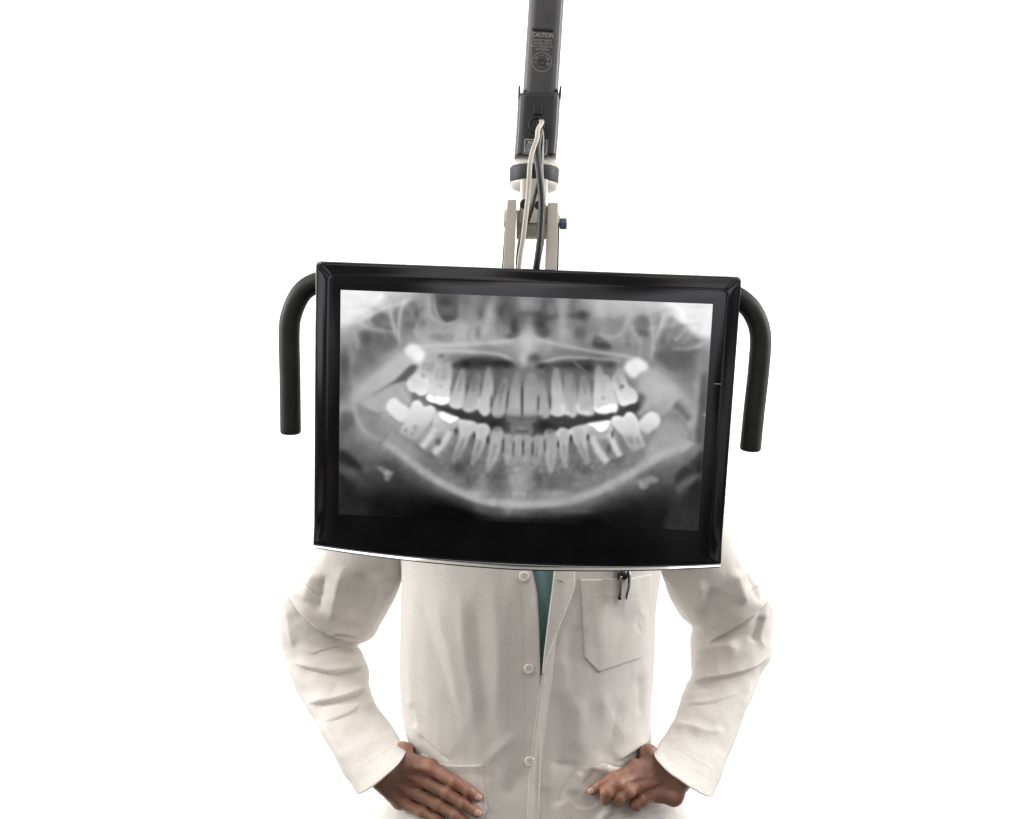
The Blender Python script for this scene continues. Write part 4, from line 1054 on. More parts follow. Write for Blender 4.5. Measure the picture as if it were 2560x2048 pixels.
def in_poly(S, poly):
    p = np.array(poly); m = np.zeros(len(S), bool); X, Y = S[:, 0], S[:, 1]
    for (xa, ya), (xb, yb) in zip(p, np.roll(p, -1, 0)):
        if ya == yb: continue
        m ^= ((ya > Y) != (yb > Y)) & (X < (xb - xa) * (Y - ya) / (yb - ya) + xa)
    return m
OPEN_L = [(1318, 1330), (1326, 1390)] + R8((135, 75), (165, 200), (178, 400), (183, 600), (188, 750), (190, 812))
OPEN_R = R8((200, 750), (215, 600), (240, 400), (265, 200), (280, 75)) + [(1392, 1390), (1402, 1330)]
OPENING = OPEN_L + OPEN_R
# the coat body, with the opening left free
hole = [(x - 9, y) for x, y in OPEN_L[:-1]] + [(1351, 1690)] + [(x + 9, y) for x, y in OPEN_R]
cS = project(TV[TF].mean(1)); keep = ~(in_poly(cS, hole) & (TV[TF].mean(1)[:, 1] < YT))
coat = mesh_obj('lab_coat', TV, TF[keep], M['coat'], person)
tag(coat, 'white cotton lab coat, wrinkled and worn open at the chest')
def WORLD_PART(o): WORLD_INV[o.name] = Matrix.Identity(4)
def sub(name, V, Fc, mat, parent, smooth=True):
    o = mesh_obj(name, V, Fc, mat, None, smooth)
    o.parent = parent
    o.matrix_parent_inverse = WORLD_INV[person.name] if parent is person else Matrix.Identity(4)
    return o
def thicken(o, t, offset=-1.):
    m = o.modifiers.new('thickness', 'SOLIDIFY'); m.thickness = t; m.offset = offset; m.use_even_offset = False

# ---------------------------------------------------------------------  sleeves
SL = [  # outer point, inner point, depth, half-thickness factor
    ((1010, 1165), (1075, 1262), 2.00, .80), ((935, 1150), (1060, 1330), 2.00, .85), ((862, 1250), (1015, 1405), 2.02, .85), ((801, 1365), (1002, 1446), 2.05, .80), ((757, 1430), (985, 1492), 2.075, .74), ((714, 1488), (957, 1545), 2.09, .70),
    ((706, 1545), (930, 1588), 2.10, .72), ((707, 1590), (893, 1610), 2.10, .80), ((715, 1635), (902, 1636), 2.09, .82), ((726, 1672), (920, 1682), 2.07, .82), ((745, 1722), (920, 1714), 2.045, .84),
    ((772, 1768), (938, 1768), 2.01, .86), ((797, 1808), (965, 1806), 1.98, .86), ((825, 1862), (984, 1832), 1.945, .84), ((858, 1920), (999, 1857), 1.915, .82), ((894, 1978), (1013, 1883), 1.885, .80)]
SR = [
    ((1650, 1165), (1585, 1262), 2.00, .80), ((1725, 1150), (1600, 1330), 2.00, .85), ((1792, 1260), (1642, 1402), 2.02, .85), ((1848, 1378), (1658, 1446), 2.05, .80), ((1895, 1450), (1678, 1500), 2.075, .74), ((1924, 1500), (1703, 1540), 2.09, .70),
    ((1931, 1556), (1729, 1568), 2.10, .74), ((1932, 1600), (1727, 1602), 2.10, .80), ((1928, 1634), (1728, 1650), 2.09, .82), ((1908, 1670), (1726, 1695), 2.07, .82), ((1889, 1716), (1711, 1727), 2.045, .84),
    ((1866, 1768), (1699, 1770), 2.01, .86), ((1843, 1830), (1683, 1806), 1.98, .86), ((1821, 1885), (1661, 1843), 1.945, .84), ((1802, 1937), (1647, 1865), 1.915, .82), ((1783, 1984), (1635, 1885), 1.885, .80)]
SL_FOLDS = [
    ('c', R7((92, 222), (190, 335), (300, 440), (410, 500), (500, 530), (590, 552)), 24.2, 8.8, 22.0, -12.2),
    ('c', R7((390, 492), (440, 478), (520, 492), (590, 520)), 7.7, 4.0, 6.6, -4.7),
    ('r', R7((480, 20), (450, 160), (415, 300), (390, 420)), 17.2, 7.6),
    ('r', R7((300, 60), (250, 180), (215, 290)), 17.2, 5.4),
    ('r', R7((360, 80), (330, 220), (310, 360)), 14.9, -6.1),
    ('r', R7((600, 60), (570, 220), (520, 400)), 19.5, -6.8),
    ('r', R7((720, 60), (690, 200), (620, 380)), 17.2, 6.0),
    ('c', R7((700, 320), (730, 280), (790, 220)), 11.0, 3.2, 11.0, -2.7),
    ('c', R7((140, 685), (250, 725), (400, 755), (520, 740), (630, 700)), 26.4, 8.0, 24.2, -5.4),
    ('r', R7((150, 560), (300, 620), (450, 640), (600, 640)), 17.2, 5.4),
    ('c', R7((235, 960), (330, 955), (450, 935), (560, 900), (630, 850)), 22.0, 7.2, 26.4, -4.7),
    ('c', R7((250, 640), (360, 590), (480, 565), (590, 560)), 9, 1.8, 12, -1.8),
    ('c', R7((330, 1085), (430, 1060), (540, 1010), (640, 925)), 22, 2.0, 26, -1.4),
    ('c', R7((150, 130), (240, 160), (330, 260)), 10, 2.0, 10, -2.2),
    ('r', R7((560, 1000), (640, 970), (690, 960)), 10.3, 4.2),
    ('r', R7((330, 1080), (420, 1220), (500, 1370)), 10.3, 2.7),
    ('r', R7((100, 300), (120, 450), (150, 600)), 8.0, 3.4),
    ('c', R7((545, 1405), (640, 1352), (740, 1290), (830, 1215)), 3, .9, 3, -.2),
]
SR_FOLDS = [
    ('c', R8((1290, 575), (1380, 508), (1500, 428), (1600, 360), (1660, 310), (1715, 262)), 28.6, 8.0, 15.4, -12.2),
    ('r', R8((1400, 555), (1500, 480), (1600, 400), (1655, 335)), 8.0, 5.1),
    ('c', R8((1190, 822), (1300, 798), (1450, 772), (1600, 725), (1715, 640)), 24.2, 8.0, 22.0, -6.8),
    ('r', R8((1200, 640), (1300, 590), (1420, 570), (1520, 610)), 16.1, 6.5),
    ('r', R8((1715, 280), (1680, 400), (1650, 520), (1700, 600)), 10.3, 5.1),
    ('r', R8((1670, 360), (1630, 470), (1600, 560)), 13.8, -4.8),
    ('r', R8((1560, 80), (1610, 200), (1650, 290)), 14.9, -5.1),
    ('r', R8((1480, 60), (1520, 180), (1560, 300)), 17.2, 6.1),
    ('r', R8((1260, 120), (1240, 250), (1220, 400)), 18.4, 6.8),
    ('r', R8((1330, 160), (1320, 320), (1330, 440)), 20.7, -5.4),
    ('r', R8((1060, 1120), (1180, 1110), (1320, 1150), (1420, 1140)), 14.9, 5.4),
    ('c', R8((1140, 960), (1260, 960), (1400, 930), (1520, 880)), 20, 2.6, 22, -2.0),
    ('c', R8((1540, 300), (1600, 200), (1690, 160)), 10, 2.0, 10, -2.0),
    ('r', R8((1600, 780), (1570, 900), (1530, 1000)), 11.5, 3.4),
    ('c', R8((1000, 1200), (1110, 1268), (1240, 1345), (1400, 1425)), 3, .9, 3, -.2),
]
def sleeve(table, folds, label, seed):
    n = len(table)
    t = np.array([[i, *o, *q, Y, k] for i, (o, q, Y, k) in enumerate(table)], float)
    rs = spline_rows(t, 300)
    O = np.array([at(r[1], r[2], r[5]) for r in rs]); I = np.array([at(r[3], r[4], r[5]) for r in rs])
    C = (O + I) / 2; A = (O - I) / 2
    T = np.gradient(C, axis=0); T /= np.linalg.norm(T, axis=1)[:, None]
    B = np.tile(np.array([0, -1., 0]), (len(C), 1)) + .14 * np.c_[T[:, 0], 0 * T[:, 1], T[:, 2]]
    B /= np.linalg.norm(B, axis=1)[:, None]
    B *= (np.linalg.norm(A, axis=1) * rs[:, 6])[:, None]
    ncs = 240
    th = np.linspace(0, 2 * math.pi, ncs, endpoint=False)
    G = C[:, None] + A[:, None] * sgn_pow(np.cos(th), 2 / 2.15)[None, :, None] + B[:, None] * sgn_pow(np.sin(th), 2 / 2.15)[None, :, None]
    G = sculpt(G, folds, .0011, seed)
    o = sub('sleeve', G.reshape(-1, 3), grid_faces(300, ncs), M['coat'], coat)
    thicken(o, .0022, -1 if seed % 2 == 0 else -1)
    tag(o, label)
    return G
GL = sleeve(SL, SL_FOLDS, 'crumpled white sleeve bent at the elbow on the left', 11)
GR = sleeve(SR, SR_FOLDS, 'crumpled white sleeve bent at the elbow on the right', 12)

# ---------------------------------------------------------------------  patches lying on the coat
def patch(name, poly, lift, mat, parent, step=5.0, thick=.0016, smooth_n=4, folds=(), label=None):
    b = catmull(poly, smooth_n, True) if smooth_n else np.array(poly, float)
    # resample the border
    seg = np.vstack([b, b[:1]]); L = np.r_[0, np.cumsum(np.hypot(*np.diff(seg, axis=0).T))]
    m = max(12, int(L[-1] / step)); q = np.linspace(0, L[-1], m, endpoint=False)
    bd = np.c_[np.interp(q, L, seg[:, 0]), np.interp(q, L, seg[:, 1])]
    xs, ys = np.meshgrid(np.arange(bd[:, 0].min(), bd[:, 0].max(), step), np.arange(bd[:, 1].min(), bd[:, 1].max(), step))
    xs[1::2] += step / 2
    g = np.c_[xs.ravel(), ys.ravel()]
    g = g[in_poly(g, bd)]
    dmin = np.min(np.hypot(g[:, None, 0] - bd[None, :, 0], g[:, None, 1] - bd[None, :, 1]), 1) if len(g) else np.zeros(0)
    g = g[dmin > step * .6]
    pts = [Vector(p) for p in bd] + [Vector(p) for p in g]
    v2, e2, f2, *_ = delaunay_2d_cdt(pts, [(i, (i + 1) % m) for i in range(m)], [], 1, 1e-4)
    S = np.array([tuple(p) for p in v2])
    D = np.zeros(len(S))
    for st in folds:
        idx, h = stroke_disp(S, st)
        if h is not None: D[idx] += h
    V = []
    for (x, y), dz in zip(S, D):
        p, n = surf(x, y)
        n = (n + Vector((0, -.6, 0))).normalized()
        V.append(tuple(p + n * (lift(x, y) + dz)))
    o = sub(name, V, [tuple(f)[::-1] for f in f2], mat, parent)
    # face the camera
    me = o.data
    if sum(p.normal.y for p in me.polygons) > 0: me.flip_normals()
    thicken(o, thick, -1)
    if label: tag(o, label)
    return o
lerp = lambda a, b, t: a + (b - a) * max(0., min(1., t))

# left front strip (buttons) and right front strip (buttonholes), the right one lapping over
def edge_x(pts, y): 
    p = sorted(pts, key=lambda q: q[1]); return float(np.interp(y, [q[1] for q in p], [q[0] for q in p]))
EDGE_R = R8((280, 75), (265, 200), (240, 400), (215, 600), (196, 810), (172, 950), (158, 1080), (140, 1200), (115, 1450), (105, 1600), (102, 1725)) + [(1317, 2120), (1316, 2300)]
EDGE_L = OPEN_L[1:] + [(1353, 1760), (1350, 2000), (1350, 2300)]
ysL = np.r_[np.arange(1385, 2300, 20)]
left_strip = [(edge_x(EDGE_L, y), y) for y in ysL] + [(edge_x(EDGE_L, y) - (66 - .010 * (y - 1400)), y) for y in ysL[::-1]]
patch('placket', left_strip, lambda x, y: lerp(.0024, -.0016, (edge_x(EDGE_L, y) - x) / 60), M['coat'], coat, 5, .0016, 0)
right_strip = [(edge_x(EDGE_R, y), y) for y in ysL] + [(edge_x(EDGE_R, y) + 42, y) for y in ysL[::-1]]
patch('front_edge', right_strip, lambda x, y: lerp(.0054, -.0030, (x - edge_x(EDGE_R, y)) / 42), M['coat'], coat, 5, .0018, 0, label='overlapping right front edge of the coat')
LAP = R8((282, 60), (265, 200), (240, 400), (216, 600), (198, 760), (215, 715), (255, 600), (300, 480), (360, 330), (408, 205), (417, 150), (416, 60)) + [(1440, 1390), (1394, 1390)]
patch('lapel', LAP, lambda x, y: lerp(.0074, .0044, (x - edge_x(EDGE_R, y)) / 50), M['coat'], coat, 4, .0022, 2, label='turned-back pale lapel with a buttonhole')
# buttonhole
bh = R8((298, 118), (318, 129), (338, 135))
V = []
for x, y in catmull(bh, 6):
    p, n = surf(x, y); V.append(p + Vector((0, -.0098, 0)))
sub('buttonhole', *tube(V, [.0006, .0016, .0013], 8, 2), material('buttonhole_thread', (.36, .30, .22), .8), coat)

# breast pocket
PK = R8((450, 130), (580, 126), (715, 121), (800, 113), (932, 93), (926, 200), (908, 330), (900, 500), (884, 600), (866, 650), (575, 749), (478, 645), (470, 500), (462, 330))
PK_FOLDS = [('r', R8((700, 270), (735, 420), (700, 560), (640, 640)), 18, -1.1), ('r', R8((560, 200), (570, 400), (580, 600)), 24, 1.2), ('r', R8((900, 230), (850, 330), (900, 420), (850, 560)), 7, 1.6), ('r', R8((880, 330), (830, 420), (870, 500)), 6, -1.4),
            ('c', R8((462, 240), (600, 240), (760, 238), (915, 220)), 4, .7, 4, -.3)]
patch('chest_pocket', PK, lambda x, y: .0013 + .0088 * max(0, 1 - abs(x - 1560) / 42) * max(0, 1 - (y - 1440) / 110), M['coat'], coat, 4.5, .0013, 0, PK_FOLDS, 'patch chest pocket with pens clipped in')
# hip pockets
HPL = R7((1020, 1275), (1060, 1310), (1110, 1345), (1180, 1358), (1270, 1363), (1412, 1358), (1424, 1450), (1436, 1560), (1444, 1660), (1410, 1712), (1400, 1860), (1000, 1860), (900, 1650), (930, 1400))
patch('hip_pocket', HPL, lambda x, y: min(.0026 + .007 * max(0, 1 - (y - 1880) / 55), -.0020 + .0085 * max(0., (edge_x(R7((1412, 1358), (1424, 1450), (1436, 1560), (1444, 1660), (1444, 1860)), y) - x) / 14)), M['coat'], coat, 4, .0016, 0,
      [('c', R7((1030, 1305), (1150, 1372), (1270, 1380), (1405, 1374)), 3, .6, 3, 0), ('r', R7((1400, 1600), (1380, 1660), (1400, 1710)), 8, 4.), ('r', R7((1270, 1590), (1340, 1620), (1395, 1618)), 6, 3.5)], 'hip pocket gaping under the flat hand')
HPR = R8((440, 1384), (500, 1378), (555, 1356), (600, 1345), (660, 1362), (740, 1376), (850, 1370), (960, 1480), (1000, 1640), (800, 1760), (640, 1900), (440, 1860), (372, 1725), (315, 1640), (305, 1605), (312, 1560), (350, 1490), (395, 1430))
patch('hip_pocket', HPR, lambda x, y: min(.0020 + .011 * max(0, 1 - abs(y - 1918) / 40) * max(0, 1 - abs(x - 1515) / 75), -.0014 + .010 * max(0., (x - edge_x(R8((440, 1384), (395, 1430), (350, 1490), (312, 1560), (305, 1605), (315, 1640), (372, 1725), (440, 1860)), y)) / 40)), M['coat'], coat, 4, .0016, 0,
      [('c', R8((345, 1530), (395, 1610), (450, 1645), (530, 1645), (600, 1590)), 14, -3.0, 9, 2.5), ('r', R8((548, 1372), (525, 1440), (480, 1530)), 12, -4.5), ('r', R8((450, 1400), (440, 1470), (395, 1560)), 12, 4.0),
       ('r', R8((520, 1820), (600, 1710), (720, 1625)), 8, 4.), ('r', R8((600, 1420), (680, 1400), (740, 1390)), 8, 3.)], 'bunched hip pocket under the curled fingers')

# buttons
def button(sx, sy, lift):
    p, n = surf(sx, sy); n = (n + Vector((0, -1, 0))).normalized()
    c = p + n * lift; ex = n.cross(Vector((0, 0, 1))).normalized() * -1; ez = ex.cross(n) * -1
    r = .0081
    prof = [(0.0, .0), (1.0, .0), (1.0, .10), (.96, .20), (.88, .24), (.76, .225), (.66, .19), (.45, .175), (.0, .175)]
    secs = [(c + n * (h * r), ex * max(q, .001) * r, ez * max(q, .001) * r) for q, h in prof]
    o = sub('button', *loft(secs, 2, 32), M['button'], coat)
    # the four thread holes
    parts = []
    for i, j in ((-1, -1), (-1, 1), (1, -1), (1, 1)):
        k = c + n * (.172 * r) + ex * (i * .19 * r) + ez * (j * .19 * r)
        parts.append(loft([(k - n * .0005, ex * .0009, ez * .0009), (k + n * .0002, ex * .0009, ez * .0009)], 2, 10))
    sub('thread_hole', *join(*parts), BH, coat)
BH = material('button_thread', (.42, .37, .30), .8)
button(1310, 1441, .0042); button(1322, 1671, .0042); button(1324, 1902, .0036)

# teal shirt under the coat
SG = torso_grid(140, 120, .94, .010, expo=2.4)
SG = sculpt(SG, [('c', [(1356, 1300), (1354, 1430), (1352, 1560), (1352, 1720)], 8, .3, 12, -1.0), ('r', [(1372, 1330), (1366, 1450), (1360, 1560)], 8, 1.2)], .0006, 5)
ts = mesh_obj('scrub_shirt', SG.reshape(-1, 3), grid_faces(140, 120), M['shirt'], person)
tag(ts, 'teal scrub shirt showing in the coat opening')
seam = []
for x, y in catmull([(1354.5, 1380), (1353, 1440), (1352.5, 1500), (1352, 1600), (1351.5, 1690)], 8):
    d = (at(x, y, 2.) - CAM).normalized(); seam.append(at(x, y, 1.8725))

# =====================================================================  body: head, arms and hands as one mesh
def cone(P, a, b, ra, rb):
    a, b = np.array(a), np.array(b); d = b - a; L = d @ d + 1e-12
    t = np.clip(((P - a) @ d) / L, 0, 1)
    return np.linalg.norm(P - a - t[..., None] * d, axis=-1) - (ra + t * (rb - ra))
def ellipsoid(P, c, r):
    r = np.array(r); q = (P - np.array(c)); k0 = np.linalg.norm(q / r, axis=-1); k1 = np.linalg.norm(q / r ** 2, axis=-1)
    return k0 * (k0 - 1) / (k1 + 1e-9)
def smin(a, b, k):
    h = np.clip(.5 + .5 * (b - a) / k, 0, 1)
    return b + (a - b) * h - k * h * (1 - h)
def smax(a, b, k): return -smin(-a, -b, k)

def surface_nets(f, lo, hi, h):
    n = np.ceil((np.array(hi) - lo) / h).astype(int) + 1
    ax = [lo[i] + h * np.arange(n[i]) for i in range(3)]
    Fv = np.empty(n); Bk = 14                                 # only blocks near the surface are evaluated in full
    st = [np.arange(0, k, Bk) for k in n]
    cen = np.stack(np.meshgrid(*[lo[i] + h * (st[i] + Bk / 2) for i in range(3)], indexing='ij'), -1)
    dc = f(cen); lim = h * Bk * .5 * 1.7321 * 1.25 + .004
    for i, a in enumerate(st[0]):
        for j, b in enumerate(st[1]):
            for k, c in enumerate(st[2]):
                s = (slice(a, min(a + Bk, n[0])), slice(b, min(b + Bk, n[1])), slice(c, min(c + Bk, n[2])))
                if abs(dc[i, j, k]) > lim: Fv[s] = dc[i, j, k]
                else: Fv[s] = f(np.stack(np.meshgrid(ax[0][s[0]], ax[1][s[1]], ax[2][s[2]], indexing='ij'), -1))
    ins = Fv < 0
    cs = [(i, j, k) for i in (0, 1) for j in (0, 1) for k in (0, 1)]
    sl = lambda c: tuple(slice(c[a], n[a] - 1 + c[a]) for a in range(3))
    cnt = sum(ins[sl(c)].astype(int) for c in cs)
    act = (cnt > 0) & (cnt < 8)
    acc = np.zeros((*(n - 1), 3)); num = np.zeros(n - 1)
    for c in cs:
        for a in range(3):
            if c[a] == 0:
                c2 = list(c); c2[a] = 1
                f0, f1 = Fv[sl(c)], Fv[sl(c2)]
                m = (f0 < 0) != (f1 < 0)
                t = np.where(m, f0 / np.where(m, f0 - f1, 1), 0)
                p = np.zeros((*(n - 1), 3)); p[...] = c; p[..., a] += t
                acc += np.where(m[..., None], p, 0); num += m
    ids = -np.ones(n - 1, int); ids[act] = np.arange(act.sum())
    base = np.stack(np.meshgrid(*[np.arange(k - 1) for k in n], indexing='ij'), -1)
    V = (base[act] + acc[act] / num[act][:, None]) * h + np.array(lo)
    Q = []
    for a in range(3):
        b, c = (a + 1) % 3, (a + 2) % 3
        s0 = [slice(None)] * 3; s1 = [slice(None)] * 3; s0[a] = slice(0, n[a] - 1); s1[a] = slice(1, n[a])
        A, B = ins[tuple(s0)], ins[tuple(s1)]
        w = np.argwhere(A != B)
        ok = (w[:, b] > 0) & (w[:, c] > 0) & (w[:, b] < n[b] - 1) & (w[:, c] < n[c] - 1); w = w[ok]
        eb = np.zeros(3, int); eb[b] = 1; ec = np.zeros(3, int); ec[c] = 1
        q = np.stack([ids[tuple((w - eb - ec).T)], ids[tuple((w - ec).T)], ids[tuple(w.T)], ids[tuple((w - eb).T)]], 1)
        fl = A[tuple(w.T)]
        q[~fl] = q[~fl][:, ::-1]
        Q.append(q)
    return V, np.vstack(Q)

def hp(sx, sy, lift, ymax=9):
    p, n = surf(sx, sy)
    return np.array(at(sx, sy, min(p.y, ymax) - lift))

def make_hand(palm, fingers, extra, fore, tendons):
    """palm: list of cones; fingers: list of joint lists [(point, radius), ...]"""
    def f(P):
        d = None
        for a, b, ra, rb in palm:
            c = cone(P, a, b, ra, rb); d = c if d is None else smin(d, c, .011)
        for a, b, ra, rb in tendons: d = smin(d, cone(P, a, b, ra, rb), .005)
        fd = None
        for J in fingers:
            e = None
            for (a, ra), (b, rb) in zip(J[:-1], J[1:]):
                c = cone(P, a, b, ra, rb); e = c if e is None else smin(e, c, .0035)
            # knuckle pads
            for (a, ra) in J[1:-1]: e = smin(e, np.linalg.norm(P - np.array(a), axis=-1) - ra * 1.04, .003)
            fd = e if fd is None else smin(fd, e, .0011)
        d = smin(d, fd, .0062)
        for a, b, ra, rb in extra: d = smin(d, cone(P, a, b, ra, rb), .008)
        for a, b, ra, rb in fore: d = smin(d, cone(P, a, b, ra, rb), .012)
        return d
    allp = np.array([q for c in palm + extra + fore for q in (c[0], c[1])] + [j[0] for J in fingers for j in J])
    return f, allp.min(0) - .035, allp.max(0) + .035

def q7(x, y): return R7((x, y))[0]
def q8(x, y): return R8((x, y))[0]
NAILS = []; JOINTS = []
def left_hand():
    W1 = np.array(at(*q7(850, 1345), 1.892)); W2 = np.array(at(*q7(735, 1465), 1.892))
    E = np.array(at(881, 1807, 1.985))
    ym = 1.925
    mk = lambda pts: [(hp(*q7(x, y), l, ym), r) for x, y, l, r in pts]
    idx = mk([(1050, 1385, .026, .0112), (1215, 1480, .0165, .0103), (1308, 1537, .0125, .0092), (1366, 1576, .0100, .0083)])
    mid = mk([(985, 1458, .027, .0112), (1165, 1553, .0190, .0106), (1275, 1622, .0140, .0095), (1362, 1680, .0105, .0085)])
    rng = mk([(920, 1538, .027, .0106), (1105, 1632, .0185, .0100), (1220, 1700, .0140, .0090), (1305, 1755, .0105, .0082)])
    pin = mk([(850, 1612, .026, .0096), (1000, 1676, .0180, .0087), (1090, 1722, .0135, .0080), (1160, 1764, .0100, .0074)])
    F4 = [idx, mid, rng, pin]; JOINTS.extend(F4)
    palm = []
    wr = [W1, W1 * .66 + W2 * .34, W1 * .33 + W2 * .67, W2]
    for J, w in zip(F4, wr): palm.append((w, J[0][0] + np.array([0, .004, 0]), .0195, .0128))
    palm.append((idx[0][0] + np.array([0, .006, 0]), pin[0][0] + np.array([0, .006, 0]), .0115, .0105))
    tend = [(w * .45 + J[0][0] * .55 + np.array([0, -.0118, 0]), J[0][0] + np.array([0, -.0075, 0]), .0030, .0050) for J, w in zip(F4, wr)]
    # thumb wrapping back round the waist
    t0 = W1 * .8 + idx[0][0] * .2
    th = [(t0, np.array(at(1008, 1878, 1.905)), .0150, .0145), (np.array(at(1008, 1878, 1.905)), np.array(at(1028, 1876, 1.955)), .0140, .0120), (np.array(at(1028, 1876, 1.955)), np.array(at(1036, 1884, 2.005)), .0118, .0100)]
    WM = (W1 + W2) / 2
    fore = [(WM * .95 + E * .05, E, .024, .019)]
    for J in (idx, mid): NAILS.append((J[-1][0], J[-1][0] - J[-2][0], J[-1][1]))
    return make_hand(palm, F4, th, fore, tend)
def right_hand():
    W1 = np.array(at(*q8(1000, 1372), 1.900)); W2 = np.array(at(*q8(1115, 1462), 1.900))
    E = np.array(at(1763, 1818, 1.985))
    ym = 1.915
    mk = lambda pts: [(hp(*q8(x, y), l, ym), r) for x, y, l, r in pts]
    idx = mk([(815, 1395, .030, .0112), (672, 1455, .026, .0100), (590, 1500, .020, .0090), (538, 1532, .0150, .0082)])
    mid = mk([(850, 1440, .040, .0116), (700, 1490, .040, .0108), (630, 1545, .036, .0102), (622, 1598, .022, .0090)])
    rng = mk([(885, 1490, .041, .0112), (775, 1540, .043, .0106), (710, 1580, .036, .0100), (708, 1610, .022, .0088)])
    pin = mk([(965, 1555, .034, .0102), (868, 1598, .037, .0095), (822, 1628, .030, .0090), (835, 1642, .020, .0080)])
    F4 = [idx, mid, rng, pin]; JOINTS.extend(F4)
    wr = [W1, W1 * .66 + W2 * .34, W1 * .33 + W2 * .67, W2]
    palm = [(w, J[0][0] + np.array([0, .004, 0]), .0180, .0135) for J, w in zip(F4, wr)]
    palm.append((idx[0][0] + np.array([0, .006, 0]), pin[0][0] + np.array([0, .006, 0]), .0120, .0115))
    palm.append((W2, np.array(at(*q8(1075, 1570), 1.875)), .019, .0150)); palm.append((np.array(at(*q8(1075, 1570), 1.875)), pin[0][0], .0150, .0110))
    tend = [(w * .45 + J[0][0] * .55 + np.array([0, -.0120, 0]), J[0][0] + np.array([0, -.0080, 0]), .0030, .0052) for J, w in zip(F4, wr)]
    t0 = W1 * .8 + idx[0][0] * .2
    th = [(t0, np.array(at(1622, 1884, 1.905)), .0150, .0145), (np.array(at(1622, 1884, 1.905)), np.array(at(1606, 1882, 1.955)), .0140, .0120), (np.array(at(1606, 1882, 1.955)), np.array(at(1600, 1888, 2.005)), .0118, .0100)]
    WM = (W1 + W2) / 2
    fore = [(WM * .95 + E * .05, E, .024, .019)]
    NAILS.append((idx[-1][0], idx[-1][0] - idx[-2][0], idx[-1][1]))
    return make_hand(palm, F4, th, fore, tend)

def head_and_trunk():
    c = np.array(at(1312, 905, 1.985))                       # middle of the head
    def head(P):
        Q = P - c
        d = ellipsoid(Q, (0, .010, .030), (.076, .098, .092))
        d = smin(d, ellipsoid(Q, (0, -.032, -.040), (.056, .058, .080)), .035)      # jaw
        d = smin(d, ellipsoid(Q, (0, -.078, -.102), (.020, .016, .014)), .02)       # chin
        d = smin(d, cone(Q, (0, -.088, .018), (0, -.108, -.022), .008, .013), .012) # nose
        for s in (-1, 1):
            d = smin(d, ellipsoid(Q, (s * .012, -.100, -.026), (.009, .010, .007)), .006)
            d = smin(d, cone(Q, (s * .014, -.090, .030), (s * .048, -.078, .030), .007, .006), .012)  # brow
            d = smax(d, -ellipsoid(Q, (s * .033, -.096, .010), (.018, .014, .011)), .012)             # socket
            d = smin(d, ellipsoid(Q, (s * .050, -.060, -.020), (.020, .022, .020)), .02)              # cheek
            e = smax(ellipsoid(Q, (s * .083, .012, .000), (.012, .022, .034)), -ellipsoid(Q, (s * .094, .006, .004), (.008, .013, .020)), .005)
            d = smin(d, e, .006)
        d = smin(d, ellipsoid(Q, (0, -.090, -.058), (.024, .010, .006)), .006)      # lips
        d = smin(d, ellipsoid(Q, (0, -.088, -.068), (.021, .010, .007)), .006)
        d = smin(d, cone(Q, (0, .022, -.05), (0, .030, -.19), .054, .060), .02)     # neck
        return d
    hd = surface_nets(head, c - .15 - np.array([0, 0, .06]), c + .15, .0045)
    sh = [np.array(at(1010, 1275, 2.0)), np.array(at(1632, 1275, 2.0))]
    elb = [np.array(at(806, 1575, 2.09)), np.array(at(1835, 1575, 2.09))]
    wri = [np.array(at(940, 1880, 1.925)), np.array(at(1706, 1880, 1.925))]
    def trunk(P):
        m = np.array(at(1318, 1300, 2.0)); hip = np.array(at(1318, 2200, 2.01))
        d = ellipsoid(P, m, (.155, .082, .165))
        d = smin(d, ellipsoid(P, (m + hip) / 2, (.150, .085, .26)), .06)
        d = smin(d, ellipsoid(P, hip, (.170, .095, .18)), .06)
        d = smin(d, cone(P, np.array(at(1312, 1120, 2.01)), m, .056, .10), .05)
        for i, tb in ((0, SL), (1, SR)):
            ch = [sh[i]] + [np.array(at((tb[j][0][0] + tb[j][1][0]) / 2, (tb[j][0][1] + tb[j][1][1]) / 2, tb[j][2] + .012)) for j in (4, 7, 10, 12)]
            for (p0, p1), r in zip(zip(ch[:-1], ch[1:]), ((.038, .032), (.032, .026), (.026, .019), (.019, .016))):
                d = smin(d, cone(P, p0, p1, *r), .02)
        return d
    tr = surface_nets(trunk, np.array([-.42, 1.82, .72]), np.array([.46, 2.22, 1.66]), .012)
    eyes = [c + np.array([s * .033, -.082, .010]) for s in (-1, 1)]
    def hairf(P):
        Q = P - c
        d = ellipsoid(Q, (0, .018, .040), (.086, .104, .094))
        d = smax(d, -(Q[..., 2] - .055 + .9 * np.clip(Q[..., 1] + .05, -.2, 1.0) + 0 * d) * .7, .01)
        return d
    hr = surface_nets(hairf, c - .14, c + .16, .005)
    return hd, tr, eyes, hr

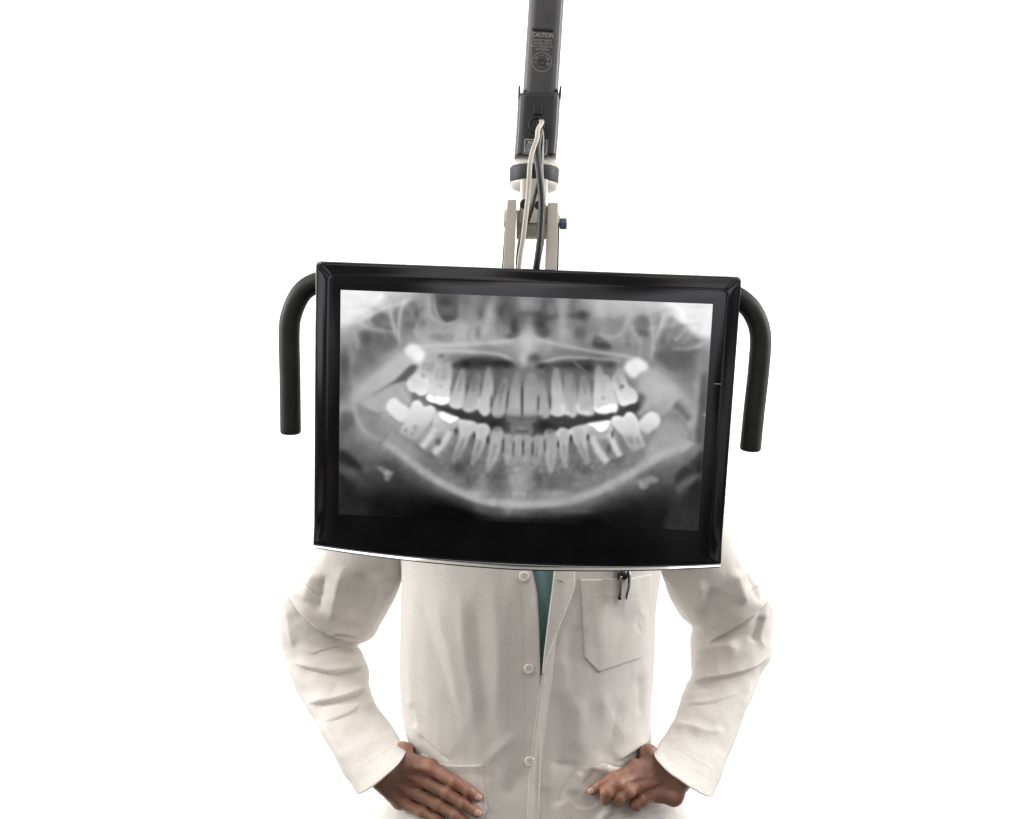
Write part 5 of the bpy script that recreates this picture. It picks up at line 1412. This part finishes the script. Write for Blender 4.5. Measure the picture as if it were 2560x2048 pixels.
hdm, trm, eyes, hairm = head_and_trunk()
parts = [hdm, trm]
for hf in (left_hand(), right_hand()):
    f, lo, hi = hf
    parts.append(surface_nets(f, lo, hi, .00125))
BV, BF = join(*parts)
body = mesh_obj('body', BV, BF, M['skin'], person)
kn = np.zeros(len(BV)); cz = np.zeros(len(BV))
for J in JOINTS:
    for i, (p, r) in enumerate(J[:-1]):
        p = np.array(p); q = np.array(J[i + 1][0]) if i == 0 else np.array(J[i - 1][0])
        d = (q - p) / np.linalg.norm(q - p)
        o = BV - p; dist = np.linalg.norm(o, axis=1); sel = dist < r * 2.4
        al = o[sel] @ d; back = np.clip(-(o[sel][:, 1]) / r * 1.6, 0, 1)
        w = np.exp(-(dist[sel] / (r * 1.35)) ** 2) * back
        kn[sel] = np.maximum(kn[sel], .75 * w)
        if i > 0:
            side = np.linalg.norm(o[sel] - al[:, None] * d, axis=1)
            ph = al + .0007 * np.sin(side * 900 + i)
            cz[sel] = np.maximum(cz[sel], (.5 + .5 * np.cos(ph * 2 * math.pi / .0034)) ** 3 * np.exp(-(al / .0052) ** 2) * back * .55)
for nm, arr in (('knuckle', kn), ('crease', cz)):
    a_ = body.data.attributes.new(nm, 'FLOAT', 'POINT'); a_.data.foreach_set('value', arr.astype(np.float32))
tag(body, 'brown-skinned hands resting on the hips')
hair = mesh_obj('hair', *hairm, M['hair'], person)
for e in eyes:
    th = np.linspace(-math.pi / 2, math.pi / 2, 10)
    V, Fc = loft([(e + np.array([0, 0, math.sin(a) * .0125]), Vector((max(.0002, math.cos(a)) * .0125, 0, 0)), Vector((0, max(.0002, math.cos(a)) * .0125, 0))) for a in th], 2, 20)
    sub('eye', V, Fc, material('eye_white', (.7, .68, .65), .2), body)
for p, d, r in NAILS:
    d = np.array(d); d /= np.linalg.norm(d)
    n = np.array([0, -1., .45]); n -= (n @ d) * d; n /= np.linalg.norm(n); s = np.cross(d, n)
    c = p + n * r * .72 + d * r * .15
    secs = []
    for a in np.linspace(-math.pi / 2, math.pi / 2, 9):
        q = max(.02, math.cos(a)) ** .6
        secs.append((c + d * math.sin(a) * r * .78, s * r * .66 * q, n * r * .36 * q))
    sub('fingernail', *loft(secs, 2.0, 24), M['nail'], body)

# =====================================================================  pens in the chest pocket
def on_pocket(x, y, lift):
    p, n = surf(x, y); return at(x, y, p.y - lift)
def build_pens():
    a = root('pen', 'black pen with a bronze clip at the left in the chest pocket', 'pen', on_pocket(1551, 1500, .004))
    mesh_obj('barrel', *tube([on_pocket(1553, 1398, .007), on_pocket(1552, 1440, .003), on_pocket(1550, 1490, -.004)], .0046, 20, 6), M['pen_black'], a)
    v = [on_pocket(1556, 1425, .013), on_pocket(1555, 1445, .0135)]
    mesh_obj('clip_bridge', *box_between((v[0] + v[1]) / 2, Vector((.0075, 0, 0)), Vector((0, .0035, 0)), Vector((.0004, 0, .009))), M['pen_black'], a)
    mesh_obj('clip', *tube([on_pocket(1552.5, 1440, .0150), on_pocket(1551, 1460, .0145), on_pocket(1550, 1489, .0125)], [.0020, .0022, .0022], 12, 6, 1.25), M['pen_bronze'], a)
    c = on_pocket(1549.5, 1493.5, .0125)
    V, Fc = tube([c + Vector((0, 0, .0042)), c, c - Vector((0, 0, .0042))], [.0020, .0034, .0022], 14, 5)
    mesh_obj('clip_ball', V, Fc, M['pen_black'], a)
    b = root('pen', 'slim pen with a dark steel clip at the right in the chest pocket', 'pen', on_pocket(1569, 1500, .004))
    mesh_obj('barrel', *tube([on_pocket(1573, 1398, .007), on_pocket(1571, 1440, .003), on_pocket(1568, 1490, -.004)], .0044, 20, 6), M['steel'], b)
    mesh_obj('clip', *tube([on_pocket(1571.5, 1418, .0110), on_pocket(1573, 1440, .0150), on_pocket(1572, 1465, .0150), on_pocket(1567, 1488, .0130), on_pocket(1566, 1499, .0115)], [.0016, .0021, .0021, .0018, .0010], 12, 6, 1.2), M['pen_clip'], b)
    mesh_obj('clip_inlay', *tube([on_pocket(1571, 1424, .0165), on_pocket(1571.5, 1440, .0180), on_pocket(1570.5, 1458, .0180)], [.0010, .0015, .0010], 10, 5), M['pen_black'], b)
build_pens()
